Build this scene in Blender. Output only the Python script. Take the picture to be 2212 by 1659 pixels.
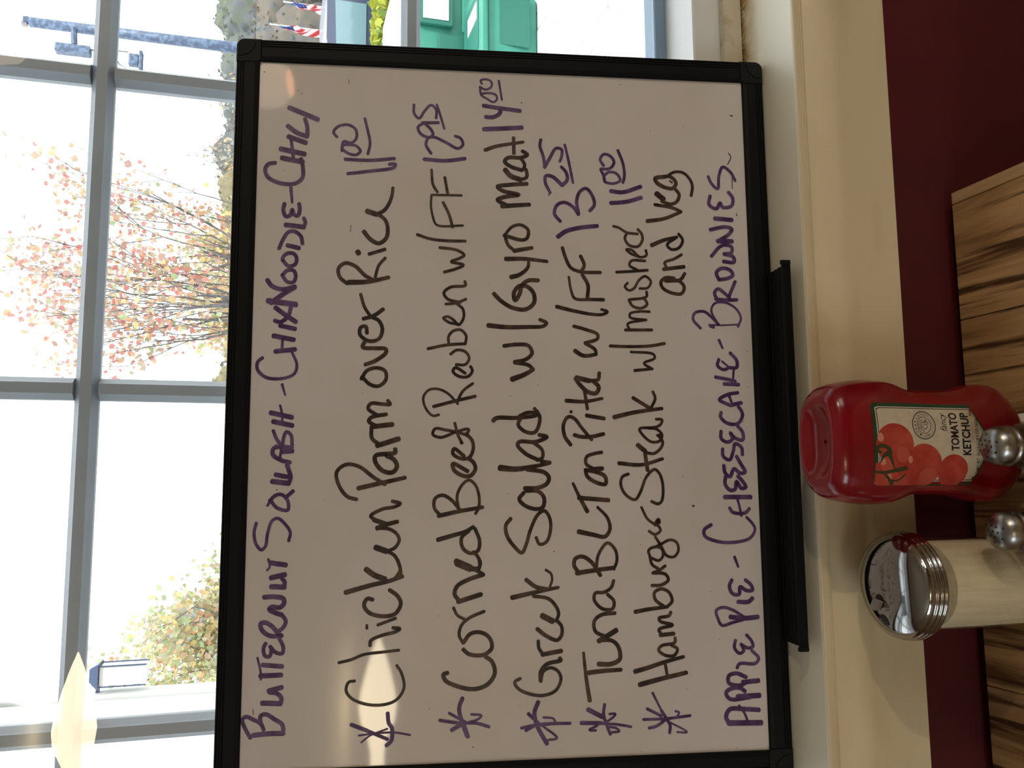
import bpy, bmesh, math, random
import numpy as np
from mathutils import Vector, Matrix, noise
for o in list(bpy.data.objects): bpy.data.objects.remove(o)
SC = bpy.context.scene
COL = SC.collection
PI = math.pi

# ------------------------------------------------------------------ camera
cam_d = bpy.data.cameras.new('camera'); cam = bpy.data.objects.new('camera', cam_d); COL.objects.link(cam)
FPX = 1850.0
cam_d.sensor_fit = 'HORIZONTAL'; cam_d.sensor_width = 36.0; cam_d.lens = 36.0 * FPX / 2212.0
cam_d.clip_start = 0.02; cam_d.clip_end = 400
Zr = -Vector((6575, -175, -FPX)); Zr.normalize()
Xr = Vector((-157, 15172, -FPX)); Xr.normalize(); Xr = Xr - Zr * Xr.dot(Zr); Xr.normalize()
Yr = Zr.cross(Xr)
cam.matrix_world = Matrix.Translation((0, 0, 1.328)) @ Matrix((Xr, Yr, Zr)).to_4x4()
SC.camera = cam

# ------------------------------------------------------------------ world, sun, exposure
W = bpy.data.worlds.new('sky'); SC.world = W; W.use_nodes = True
bgn = W.node_tree.nodes['Background']; bgn.inputs[0].default_value = (0.93, 0.975, 1.0, 1); bgn.inputs[1].default_value = 3.3
sd = bpy.data.lights.new('sun', 'SUN'); sd.energy = 3.0; sd.angle = 0.02; sd.color = (1, .98, .95)
sun = bpy.data.objects.new('sun', sd); COL.objects.link(sun)
sun.rotation_euler = Vector((-0.45, 0.55, -0.75)).to_track_quat('-Z', 'Y').to_euler()
SC.view_settings.view_transform = 'Standard'; SC.view_settings.look = 'None'
SC.view_settings.exposure = 0.0; SC.view_settings.gamma = 1.0; SC.view_settings.use_curve_mapping = False
SC.cycles.max_bounces = 10; SC.cycles.transparent_max_bounces = 24; SC.cycles.diffuse_bounces = 5
SC.cycles.sample_clamp_indirect = 6.0
ROOM_LIGHT = []   # room fill comes from the added area panels below
def area(name, loc, target, sx, sy, e, col):
    d = bpy.data.lights.new(name, 'AREA'); d.shape = 'RECTANGLE'; d.size = sx; d.size_y = sy; d.energy = e; d.color = col
    o = bpy.data.objects.new(name, d); COL.objects.link(o); o.location = loc
    o.rotation_euler = (Vector(target) - Vector(loc)).to_track_quat('-Z', 'Y').to_euler()
    return o
# added fill panels by both side walls; no windows are built there
area('left_fill_light', (-3.8, -2.6, 1.7), (0, .3, 1.0), 3.0, 1.4, 64, (.86, .95, 1))
area('right_fill_light', (4.5, -2.8, 1.8), (0, .3, 1.0), 3.0, 1.4, 44, (.97, .96, .97))

# ------------------------------------------------------------------ helpers
def lin(c):
    c = c / 255.0
    return c / 12.92 if c <= 0.04045 else ((c + 0.055) / 1.055) ** 2.4
def rgb(r, g, b): return (lin(r), lin(g), lin(b), 1)
MATS = {}
def mat(name, col, rough=0.5, metal=0.0, coat=0.0, spec=0.5, noise=None, bump=None, emit=None, transl=0):
    if name in MATS: return MATS[name]
    m = bpy.data.materials.new(name); m.use_nodes = True; nt = m.node_tree; b = nt.nodes['Principled BSDF']
    b.inputs['Base Color'].default_value = col; b.inputs['Roughness'].default_value = rough; b.inputs['Metallic'].default_value = metal
    b.inputs['Coat Weight'].default_value = coat; b.inputs['Coat Roughness'].default_value = .08; b.inputs['Specular IOR Level'].default_value = spec
    tc = nt.nodes.new('ShaderNodeTexCoord')
    if noise:   # (scale xyz, other colour, lo, hi, detail)
        sc, c2, lo, hi = noise
        mp = nt.nodes.new('ShaderNodeMapping'); mp.inputs['Scale'].default_value = sc if isinstance(sc, tuple) else (sc, sc, sc)
        nz = nt.nodes.new('ShaderNodeTexNoise'); nz.inputs['Scale'].default_value = 1; nz.inputs['Detail'].default_value = 5
        nt.links.new(tc.outputs['Object'], mp.inputs[0]); nt.links.new(mp.outputs[0], nz.inputs[0])
        rp = nt.nodes.new('ShaderNodeMapRange'); rp.inputs[1].default_value = lo; rp.inputs[2].default_value = hi
        mx = nt.nodes.new('ShaderNodeMix'); mx.data_type = 'RGBA'
        mx.inputs[6].default_value = col; mx.inputs[7].default_value = c2
        nt.links.new(nz.outputs[0], rp.inputs[0]); nt.links.new(rp.outputs[0], mx.inputs[0]); nt.links.new(mx.outputs[2], b.inputs['Base Color'])
    if bump:
        sc, st = bump
        nz2 = nt.nodes.new('ShaderNodeTexNoise'); nz2.inputs['Scale'].default_value = 1; nz2.inputs['Detail'].default_value = 3
        mp2 = nt.nodes.new('ShaderNodeMapping'); mp2.inputs['Scale'].default_value = sc if isinstance(sc, tuple) else (sc, sc, sc)
        nt.links.new(tc.outputs['Object'], mp2.inputs[0]); nt.links.new(mp2.outputs[0], nz2.inputs[0])
        bp = nt.nodes.new('ShaderNodeBump'); bp.inputs['Strength'].default_value = st; bp.inputs['Distance'].default_value = .001
        nt.links.new(nz2.outputs[0], bp.inputs['Height']); nt.links.new(bp.outputs[0], b.inputs['Normal'])
    if emit:
        b.inputs['Emission Color'].default_value = emit[0]; b.inputs['Emission Strength'].default_value = emit[1]
    if transl:
        t = nt.nodes.new('ShaderNodeBsdfTranslucent'); t.inputs[0].default_value = col
        ms = nt.nodes.new('ShaderNodeMixShader'); ms.inputs[0].default_value = transl
        nt.links.new(b.outputs[0], ms.inputs[1]); nt.links.new(t.outputs[0], ms.inputs[2]); nt.links.new(ms.outputs[0], nt.nodes['Material Output'].inputs[0])
    MATS[name] = m; return m
def glassmat(name, tint=(1, 1, 1, 1), ior=1.5, rough=0.0, glossmul=1.0):
    m = bpy.data.materials.new(name); m.use_nodes = True; nt = m.node_tree; nt.nodes.remove(nt.nodes['Principled BSDF'])
    t = nt.nodes.new('ShaderNodeBsdfTransparent'); t.inputs[0].default_value = tint
    g = nt.nodes.new('ShaderNodeBsdfGlossy'); g.inputs['Roughness'].default_value = rough
    f = nt.nodes.new('ShaderNodeFresnel'); f.inputs[0].default_value = ior
    ge = nt.nodes.new('ShaderNodeNewGeometry'); mi = nt.nodes.new('ShaderNodeMath'); mi.operation = 'MULTIPLY_ADD'   # thin pane: same reflectance from both sides
    mi.inputs[1].default_value = 1 / ior - ior; mi.inputs[2].default_value = ior; nt.links.new(ge.outputs['Backfacing'], mi.inputs[0]); nt.links.new(mi.outputs[0], f.inputs[0])
    mm = nt.nodes.new('ShaderNodeMath'); mm.operation = 'MULTIPLY'; mm.inputs[1].default_value = glossmul
    s = nt.nodes.new('ShaderNodeMixShader'); nt.links.new(f.outputs[0], mm.inputs[0]); nt.links.new(mm.outputs[0], s.inputs[0])
    nt.links.new(t.outputs[0], s.inputs[1]); nt.links.new(g.outputs[0], s.inputs[2]); nt.links.new(s.outputs[0], nt.nodes['Material Output'].inputs[0])
    return m

class MB:
    def __init__(s): s.v = []; s.f = []; s.m = []; s.mi = 0
    def add(s, v, f):
        n = len(s.v); s.v += [tuple(p) for p in v]; s.f += [tuple(i + n for i in q) for q in f]; s.m += [s.mi] * len(f); return s
    def box(s, x0, x1, y0, y1, z0, z1):
        v = [(x0, y0, z0), (x1, y0, z0), (x1, y1, z0), (x0, y1, z0), (x0, y0, z1), (x1, y0, z1), (x1, y1, z1), (x0, y1, z1)]
        return s.add(v, [(0, 3, 2, 1), (4, 5, 6, 7), (0, 1, 5, 4), (1, 2, 6, 5), (2, 3, 7, 6), (3, 0, 4, 7)])
    def bbox(s, x0, x1, y0, y1, z0, z1, b):
        """box with its vertical and top edges bevelled"""
        bm = bmesh.new(); bmesh.ops.create_cube(bm, size=1)
        for q in bm.verts: q.co = Vector(((x0 + x1) / 2 + q.co.x * (x1 - x0), (y0 + y1) / 2 + q.co.y * (y1 - y0), (z0 + z1) / 2 + q.co.z * (z1 - z0)))
        bmesh.ops.bevel(bm, geom=list(bm.edges), offset=b, segments=2, affect='EDGES', profile=.6)
        bm.verts.index_update()
        s.add([q.co[:] for q in bm.verts], [[q.index for q in f.verts] for f in bm.faces]); bm.free(); return s
    def extrude(s, prof, x0, x1, fn=None):
        """prof: (a,b) outline; swept along X (fn maps (t,a,b)->point)"""
        fn = fn or (lambda t, a, b: (t, a, b)); n = len(prof)
        v = [fn(x0, a, b) for a, b in prof] + [fn(x1, a, b) for a, b in prof]
        f = [(i, (i + 1) % n, n + (i + 1) % n, n + i) for i in range(n)] + [tuple(range(n))[::-1], tuple(range(n, 2 * n))]
        return s.add(v, f)
    def lathe(s, prof, c, seg=48, sx=1, sy=1, cap=True):
        n = len(prof); v = []; f = []
        for r, z in prof:
            for i in range(seg):
                a = 2 * PI * i / seg; v.append((c[0] + r * math.cos(a) * sx, c[1] + r * math.sin(a) * sy, c[2] + z))
        for k in range(n - 1):
            for i in range(seg):
                j = (i + 1) % seg; f.append((k * seg + i, k * seg + j, (k + 1) * seg + j, (k + 1) * seg + i))
        if cap: f.append(tuple(range(seg))[::-1]); f.append(tuple((n - 1) * seg + i for i in range(seg)))
        return s.add(v, f)
    def tube(s, pts, r, seg=8, r1=None):
        pts = [Vector(p) for p in pts]; n = len(pts); v = []; f = []; up = Vector((0, 0, 1))
        for i, p in enumerate(pts):
            d = (pts[min(i + 1, n - 1)] - pts[max(i - 1, 0)]).normalized()
            a = d.cross(up if abs(d.z) < .95 else Vector((1, 0, 0))).normalized(); b = d.cross(a)
            rr = r if r1 is None else r + (r1 - r) * i / max(1, n - 1)
            for k in range(seg):
                t = 2 * PI * k / seg; v.append(p + a * rr * math.cos(t) + b * rr * math.sin(t))
        for i in range(n - 1):
            for k in range(seg):
                j = (k + 1) % seg; f.append((i * seg + k, i * seg + j, (i + 1) * seg + j, (i + 1) * seg + k))
        f.append(tuple(range(seg))[::-1]); f.append(tuple((n - 1) * seg + k for k in range(seg)))
        return s.add(v, f)
    def build(s, name, m, parent=None, smooth=False, kind=None, label=None, fix=True):
        me = bpy.data.meshes.new(name); me.from_pydata(s.v, [], s.f)
        ms = m if isinstance(m, (list, tuple)) else [m]
        for q in ms: me.materials.append(q)
        if len(ms) > 1: me.polygons.foreach_set('material_index', s.m)
        if fix:
            bm = bmesh.new(); bm.from_mesh(me); bmesh.ops.recalc_face_normals(bm, faces=bm.faces); bm.to_mesh(me); bm.free()
        if smooth:
            me.polygons.foreach_set('use_smooth', [True] * len(me.polygons))
            if smooth is not True: me.set_sharp_from_angle(angle=math.radians(smooth))
        me.update()
        return place(bpy.data.objects.new(name, me), parent, kind, label)
def wloc(o):
    p = Vector((0, 0, 0))
    while o: p = p + o.location + o.matrix_parent_inverse.translation; o = o.parent
    return p
def place(o, parent=None, kind=None, label=None):
    COL.objects.link(o)
    if parent: o.parent = parent; o.matrix_parent_inverse = Matrix.Translation(-wloc(parent))
    if kind: o['kind'] = kind
    if label: o['label'] = label
    return o
def thing(name, label, cat, loc=(0, 0, 0), group=None, kind=None):
    o = bpy.data.objects.new(name, None); o.empty_display_size = .05; o.location = loc; COL.objects.link(o)
    return tag(o, label, cat, group, kind)
def tag(o, label, cat, group=None, kind=None):
    if label: o['label'] = label
    if cat: o['category'] = cat
    if group: o['group'] = group
    if kind: o['kind'] = kind
    return o
def dup(o, parent, loc=None):
    c = o.copy(); COL.objects.link(c)
    if parent: c.parent = parent; c.matrix_parent_inverse = o.matrix_parent_inverse.copy()
    if loc is not None: c.location = loc
    return c

# ------------------------------------------------------------------ materials
WHITE = rgb(226, 226, 222)
m_black = mat('black_plastic', (.004, .0048, .0055, 1), .5, spec=.16, bump=((3, 900, 900), .15))
m_cap = mat('corner_plastic', (.008, .009, .009, 1), .55, spec=.16)
m_vinyl = mat('window_vinyl', rgb(226, 228, 230), .4, noise=(6, rgb(214, 215, 214), .4, .8))
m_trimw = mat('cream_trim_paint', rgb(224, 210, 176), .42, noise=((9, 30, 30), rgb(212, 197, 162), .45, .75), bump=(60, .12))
m_red = mat('dark_red_wall', rgb(86, 17, 24), .6, noise=(9, rgb(74, 15, 20), .4, .7))
m_room = mat('room_wall_paint', rgb(196, 176, 140), .7)
m_ceil = mat('ceiling_paint', rgb(225, 218, 200), .8)
m_floor = mat('brown_floor', rgb(96, 72, 54), .5, noise=(4, rgb(70, 52, 40), .4, .7))
m_glass = glassmat('window_glass', (.985, .995, .995, 1))

def sillmat():
    """white painted sill with dirt gathered in the corner against the window"""
    m = mat('white_sill_paint', rgb(232, 227, 208), .35, bump=((2, 60, 60), .25)); nt = m.node_tree; b = nt.nodes['Principled BSDF']
    tc = nt.nodes.new('ShaderNodeTexCoord'); sp = nt.nodes.new('ShaderNodeSeparateXYZ'); nt.links.new(tc.outputs['Object'], sp.inputs[0])
    mr = nt.nodes.new('ShaderNodeMapRange'); mr.inputs[1].default_value = .632; mr.inputs[2].default_value = .664; nt.links.new(sp.outputs[1], mr.inputs[0])
    nz = nt.nodes.new('ShaderNodeTexNoise'); nz.inputs['Scale'].default_value = 60; nz.inputs['Detail'].default_value = 6; nt.links.new(tc.outputs['Object'], nz.inputs[0])
    nz2 = nt.nodes.new('ShaderNodeTexNoise'); nz2.inputs['Scale'].default_value = 420; nz2.inputs['Detail'].default_value = 3; nt.links.new(tc.outputs['Object'], nz2.inputs[0])
    mu = nt.nodes.new('ShaderNodeMath'); mu.operation = 'MULTIPLY'; nt.links.new(mr.outputs[0], mu.inputs[0]); nt.links.new(nz.outputs[0], mu.inputs[1])
    mx = nt.nodes.new('ShaderNodeMix'); mx.data_type = 'RGBA'; mx.inputs[6].default_value = rgb(232, 227, 208); mx.inputs[7].default_value = rgb(168, 132, 66)
    ma = nt.nodes.new('ShaderNodeMapRange'); ma.inputs[1].default_value = .05; ma.inputs[2].default_value = .5; nt.links.new(mu.outputs[0], ma.inputs[0]); nt.links.new(ma.outputs[0], mx.inputs[0])
    mu2 = nt.nodes.new('ShaderNodeMath'); mu2.operation = 'MULTIPLY'; nt.links.new(mr.outputs[0], mu2.inputs[0]); nt.links.new(nz2.outputs[0], mu2.inputs[1])
    mb = nt.nodes.new('ShaderNodeMapRange'); mb.inputs[1].default_value = .42; mb.inputs[2].default_value = .55; nt.links.new(mu2.outputs[0], mb.inputs[0])
    mx2 = nt.nodes.new('ShaderNodeMix'); mx2.data_type = 'RGBA'; mx2.inputs[7].default_value = rgb(70, 60, 48); nt.links.new(mx.outputs[2], mx2.inputs[6]); nt.links.new(mb.outputs[0], mx2.inputs[0])
    nt.links.new(mx2.outputs[2], b.inputs['Base Color']); return m
m_sill = sillmat()

# ------------------------------------------------------------------ room shell
X0, X1 = -.99, 1.155          # window opening
ZS, ZT = .9153, 2.245         # sill top, opening top
RX0, RX1, RY0, RZ1 = -3.9, 4.6, -8.0, 3.05
MB().box(RX0, RX1, RY0, .8, -.06, 0).build('floor', m_floor, kind='structure')
MB().box(RX0, RX1, RY0, .8, RZ1, RZ1 + .1).build('ceiling', m_ceil, kind='structure')
MB().box(RX0 - .1, RX0, RY0, .8, 0, RZ1).build('wall_left', m_room, kind='structure')
MB().box(RX1, RX1 + .1, RY0, .8, 0, RZ1).build('wall_right', m_room, kind='structure')
MB().box(RX0 - .1, RX1 + .1, RY0 - .1, RY0, 0, RZ1).build('wall_back', m_room, kind='structure')
MB().box(RX0, RX1, .612, .80, 0, ZS - .035).box(RX0, X0, .612, .80, ZS - .035, RZ1).box(X1, RX1, .612, .80, ZS - .035, RZ1).box(X0, X1, .612, .80, ZT, RZ1).build('wall_front', m_red, kind='structure')
# sill board, bead and apron
MB().extrude([(.665, ZS), (.5875, ZS), (.5862, ZS - .0004), (.5862, ZS - .0073), (.665, ZS - .0073)], X0 - .06, X1 + .06).build('window_sill', m_sill, kind='structure')
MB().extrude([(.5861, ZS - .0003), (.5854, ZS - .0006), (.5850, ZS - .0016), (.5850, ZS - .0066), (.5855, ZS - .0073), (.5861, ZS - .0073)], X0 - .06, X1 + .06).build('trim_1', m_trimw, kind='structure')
zb = ZS - .0073
ap = [(.611, zb), (.587, zb), (.5862, zb - .0012), (.5868, zb - .0032), (.592, zb - .0048), (.5965, zb - .0062)]
for i in range(1, 9):
    t = i / 8; ap.append((.5965 - .0119 * math.sin(t * PI / 2) , zb - .0062 - .026 * t))
ap += [(.5848, zb - .036), (.5855, zb - .040), (.587, .8225), (.5895, .8205), (.611, .8205)]
MB().extrude(ap, X0 - .05, X1 + .05).build('window_apron', m_trimw, smooth=25, kind='structure')

# ------------------------------------------------------------------ window_1
win = thing('window_1', None, None, (0, .70, ZS), kind='structure')
MB().extrude([(.663, ZS + .0005), (.663, ZS + .0165), (.665, ZS + .0178), (.672, ZS + .0178), (.672, ZS + .0005)], X0, X1).build('window_stop', mat('stained_vinyl', rgb(206, 198, 176), .4, noise=(45, rgb(150, 126, 84), .52, .75)), win)
MB().extrude([(.673, ZS + .0005), (.673, .9585), (.6745, .960), (.728, .960), (.728, ZS + .0005)], X0, X1).build('bottom_rail', m_vinyl, win)
m_bead = mat('glazing_bead_grey', rgb(120, 146, 170), .5)
MB().extrude([(.7285, .9602), (.7285, .971), (.731, .9725), (.75, .9725), (.75, .9602)], X0, X1).build('glazing_bead', m_bead, win)
MB().box(X0, X1, .663, .79, ZT - .035, ZT).build('top_rail', m_vinyl, win)
MB().box(X0, X0 + .02, .663, .79, .9605, ZT - .036).build('side_rail', m_vinyl, win)
MB().box(X1 - .02, X1, .663, .79, .9605, ZT - .036).build('side_rail', m_vinyl, win)
MB().box(X0 - .05, X1 + .05, .752, .84, .88, .955).build('outer_sill', mat('outer_sill_white', rgb(222, 226, 228), .5), win)
m_munt = mat('muntin_grey', rgb(176, 186, 198), .38, noise=((30, 30, 4), rgb(168, 177, 188), .4, .8))
zb0, zb1, vx = [.9725, ], [], [.343 + .262 * k for k in range(-5, 4)]
ZM = [1.2125, 1.468, 1.7235, 1.979]
hw, fl, dp, YM = .0089, .0048, .0075, .7345
def muntin(name, vertical, a0, a1, c):
    pr = [(-hw, .006), (-hw, 0), (-hw + .0003, -.0006), (-fl, -dp * .85), (-fl + .0006, -dp), (fl - .0006, -dp), (fl, -dp * .85), (hw - .0003, -.0006), (hw, 0), (hw, .006)]
    mb = MB()
    if vertical: mb.extrude(pr, a0, a1, lambda t, a, b: (c + a, YM + .006 + b, t))
    else: mb.extrude(pr, a0, a1, lambda t, a, b: (t, YM + .006 + b, c + a))
    return mb.build(name, m_munt, win)
for z in ZM: muntin('horizontal_muntin', False, X0 + .02, X1 - .02, z)
zz = [.9725] + ZM + [ZT - .036]
for x in vx:
    if x < X0 + .03 or x > X1 - .03: continue
    for i in range(len(zz) - 1):
        lo = zz[i] + (hw + .0004 if i else 0); hi = zz[i + 1] - (hw + .0004 if i < len(zz) - 2 else 0)
        muntin('vertical_muntin', True, lo, hi, x)
MB().box(X0 + .02, X1 - .02, .7285, .7315, .9727, ZT - .036).build('inner_pane', m_glass, win)
MB().box(X0 + .02, X1 - .02, .752, .7545, .9727, ZT - .036).build('outer_pane', m_glass, win)

# ------------------------------------------------------------------ whiteboard
KB = .076 / .446; _l = math.hypot(1, KB)
BN = Vector((0, -1 / _l, KB / _l)); BU = Vector((0, KB / _l, 1 / _l)); BO = Vector((0, .634, .915))
ZOFF = .0012
def bp(x, y, n=0.0): return Vector((x, BO.y, BO.z + ZOFF)) + BU * y + BN * n
BX0, BX1, BH, FW = -.2285, .3735, .4522, .0187
board = thing('whiteboard', 'black-framed white dry-erase menu board with handwritten specials, leaning on the window', 'whiteboard', (0, .634, ZS))
def boardmat():
    m = mat('whiteboard_enamel', rgb(214, 207, 203), .4, coat=1.0, spec=.15); nt = m.node_tree; b = nt.nodes['Principled BSDF']
    b.inputs['Coat Roughness'].default_value = .035; b.inputs['Coat IOR'].default_value = 1.5
    tc = nt.nodes.new('ShaderNodeTexCoord')
    vo = nt.nodes.new('ShaderNodeTexVoronoi'); vo.inputs['Scale'].default_value = 130; nt.links.new(tc.outputs['Object'], vo.inputs['Vector'])
    wn = nt.nodes.new('ShaderNodeSeparateColor'); nt.links.new(vo.outputs['Color'], wn.inputs[0])
    a = nt.nodes.new('ShaderNodeMath'); a.operation = 'LESS_THAN'; a.inputs[1].default_value = .05; nt.links.new(vo.outputs['Distance'], a.inputs[0])
    c = nt.nodes.new('ShaderNodeMath'); c.operation = 'LESS_THAN'; c.inputs[1].default_value = .12; nt.links.new(wn.outputs[0], c.inputs[0])
    d = nt.nodes.new('ShaderNodeMath'); d.operation = 'MULTIPLY'; nt.links.new(a.outputs[0], d.inputs[0]); nt.links.new(c.outputs[0], d.inputs[1])
    nz = nt.nodes.new('ShaderNodeTexNoise'); nz.inputs['Scale'].default_value = 9; nz.inputs['Detail'].default_value = 4; nt.links.new(tc.outputs['Object'], nz.inputs[0])
    mr = nt.nodes.new('ShaderNodeMapRange'); mr.inputs[1].default_value = .4; mr.inputs[2].default_value = .75; nt.links.new(nz.outputs[0], mr.inputs[0])
    m1 = nt.nodes.new('ShaderNodeMix'); m1.data_type = 'RGBA'; m1.inputs[6].default_value = rgb(216, 209, 206); m1.inputs[7].default_value = rgb(209, 201, 194); nt.links.new(mr.outputs[0], m1.inputs[0])
    m2 = nt.nodes.new('ShaderNodeMix'); m2.data_type = 'RGBA'; m2.inputs[7].default_value = rgb(95, 85, 80); nt.links.new(m1.outputs[2], m2.inputs[6]); nt.links.new(d.outputs[0], m2.inputs[0])
    nt.links.new(m2.outputs[2], b.inputs['Base Color']); return m
m_board = boardmat()
e = .004
v = [bp(BX0 + e, e, .0), bp(BX1 - e, e, .0), bp(BX1 - e, BH - e, .0), bp(BX0 + e, BH - e, .0)] + [bp(BX0 + e, e, -.011), bp(BX1 - e, e, -.011), bp(BX1 - e, BH - e, -.011), bp(BX0 + e, BH - e, -.011)]
MB().add(v, [(0, 1, 2, 3), (7, 6, 5, 4), (0, 4, 5, 1), (1, 5, 6, 2), (2, 6, 7, 3), (3, 7, 4, 0)]).build('writing_surface', m_board, board)
FP = [(0, -.0125), (0, .0020), (.0006, .0030), (.0016, .0032), (.0019, .0024), (.0024, .0024), (.0027, .0033), (.0037, .0034), (.0040, .0026), (.0045, .0026), (.0048, .0035), (.0058, .0036), (.0062, .0028), (.0067, .0028), (.0070, .0036), (.0150, .0034), (.0180, .0026), (FW, .0014), (FW, .0002), (.003, .0002), (.003, -.0125)]
CS = .0205
MB().extrude(FP, BX0 + CS, BX1 - CS, lambda t, a, b: bp(t, a, b)).build('frame_rail', m_black, board)
MB().extrude(FP, BX0 + CS, BX1 - CS, lambda t, a, b: bp(t, BH - a, b)).build('frame_rail', m_black, board)
MB().extrude(FP, CS, BH - CS, lambda t, a, b: bp(BX0 + a, t, b)).build('frame_rail', m_black, board)
MB().extrude(FP, CS, BH - CS, lambda t, a, b: bp(BX1 - a, t, b)).build('frame_rail', m_black, board)
def corner(sx, sy):
    cx_ = BX0 if sx < 0 else BX1; cy_ = 0 if sy < 0 else BH
    R = .0065; pts = [(CS - .0004, 0)]
    pts = [(CS - .0004, 0)] + [(R - R * math.sin(t * PI / 12), R - R * math.cos(t * PI / 12)) for t in range(7)] + [(0, CS - .0004), (FW, CS - .0004), (FW, FW), (CS - .0004, FW)]
    mb = MB(); n = len(pts)
    P = lambda a, b, h: bp(cx_ - sx * a, cy_ - sy * b, h)
    i_ = lambda a, s_=.0006: (s_ + a * (1 - 2 * s_ / CS))
    v = [P(a, b, -.013) for a, b in pts] + [P(a, b, .0031) for a, b in pts] + [P(i_(a), i_(b), .0038) for a, b in pts]
    f = [(i, (i + 1) % n, n + (i + 1) % n, n + i) for i in range(n)] + [(n + i, n + (i + 1) % n, 2 * n + (i + 1) % n, 2 * n + i) for i in range(n)] + [tuple(range(2 * n, 3 * n)), tuple(range(n))[::-1]]
    o = mb.add(v, f).build('corner_cap', m_cap, board)
    mb = MB(); q = [(.0022 + .0062 - .0062 * math.sin(t * PI / 12), .0022 + .0062 - .0062 * math.cos(t * PI / 12)) for t in range(7)]
    q += [(.0022 + 0.0, .0155)] + [(.0022 + .0133 * math.sin(t * PI / 14), .0022 + .0133 * math.cos(t * PI / 14)) for t in range(1, 7)] + [(.0155, .0022)]
    m_ = len(q); v = [P(a, b, .0038) for a, b in q] + [P(.0005 + a * .95, .0005 + b * .95, .0045) for a, b in q]
    f = [(i, (i + 1) % m_, m_ + (i + 1) % m_, m_ + i) for i in range(m_)] + [tuple(range(m_, 2 * m_))]
    mb.add(v, f).build('cap_boss', m_cap, o)
for sx in (-1, 1):
    for sy in (-1, 1): corner(sx, sy)
# pen tray: floor with ridges and a raised lip; the far end of the base stays inside the bottom frame
TX0, TX1 = -.1235, .1805
prof = [(.0036, .0006), (.0036, .0042)]
for k in range(5): a = .006 + k * .0066; prof += [(a, .0040), (a + .0005, .0047), (a + .0030, .0047), (a + .0035, .0040)]
prof += [(.0400, .0038), (.0404, .0072), (.0412, .0079), (.0424, .0079), (.0430, .0070), (.0430, .0014), (.0420, .0004)]
MB().extrude([(a, b) for a, b in prof], TX0, TX1, lambda t, a, b: bp(t, b, a)).build('pen_tray', m_black, board)
MB().extrude([(.0398, .0030), (.0398, .0079), (.0406, .0086), (.0428, .0086), (.0435, .0078), (.0435, .0012), (.0425, .0004)], TX1 - .0005, TX1 + .0025, lambda t, a, b: bp(t, b, a)).build('tray_end', m_cap, board)
MB().extrude([(.0398, .0030), (.0398, .0079), (.0406, .0086), (.0428, .0086), (.0435, .0078), (.0435, .0012), (.0425, .0004)], TX0 - .0025, TX0 + .0005, lambda t, a, b: bp(t, b, a)).build('tray_end', m_cap, board)

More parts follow.
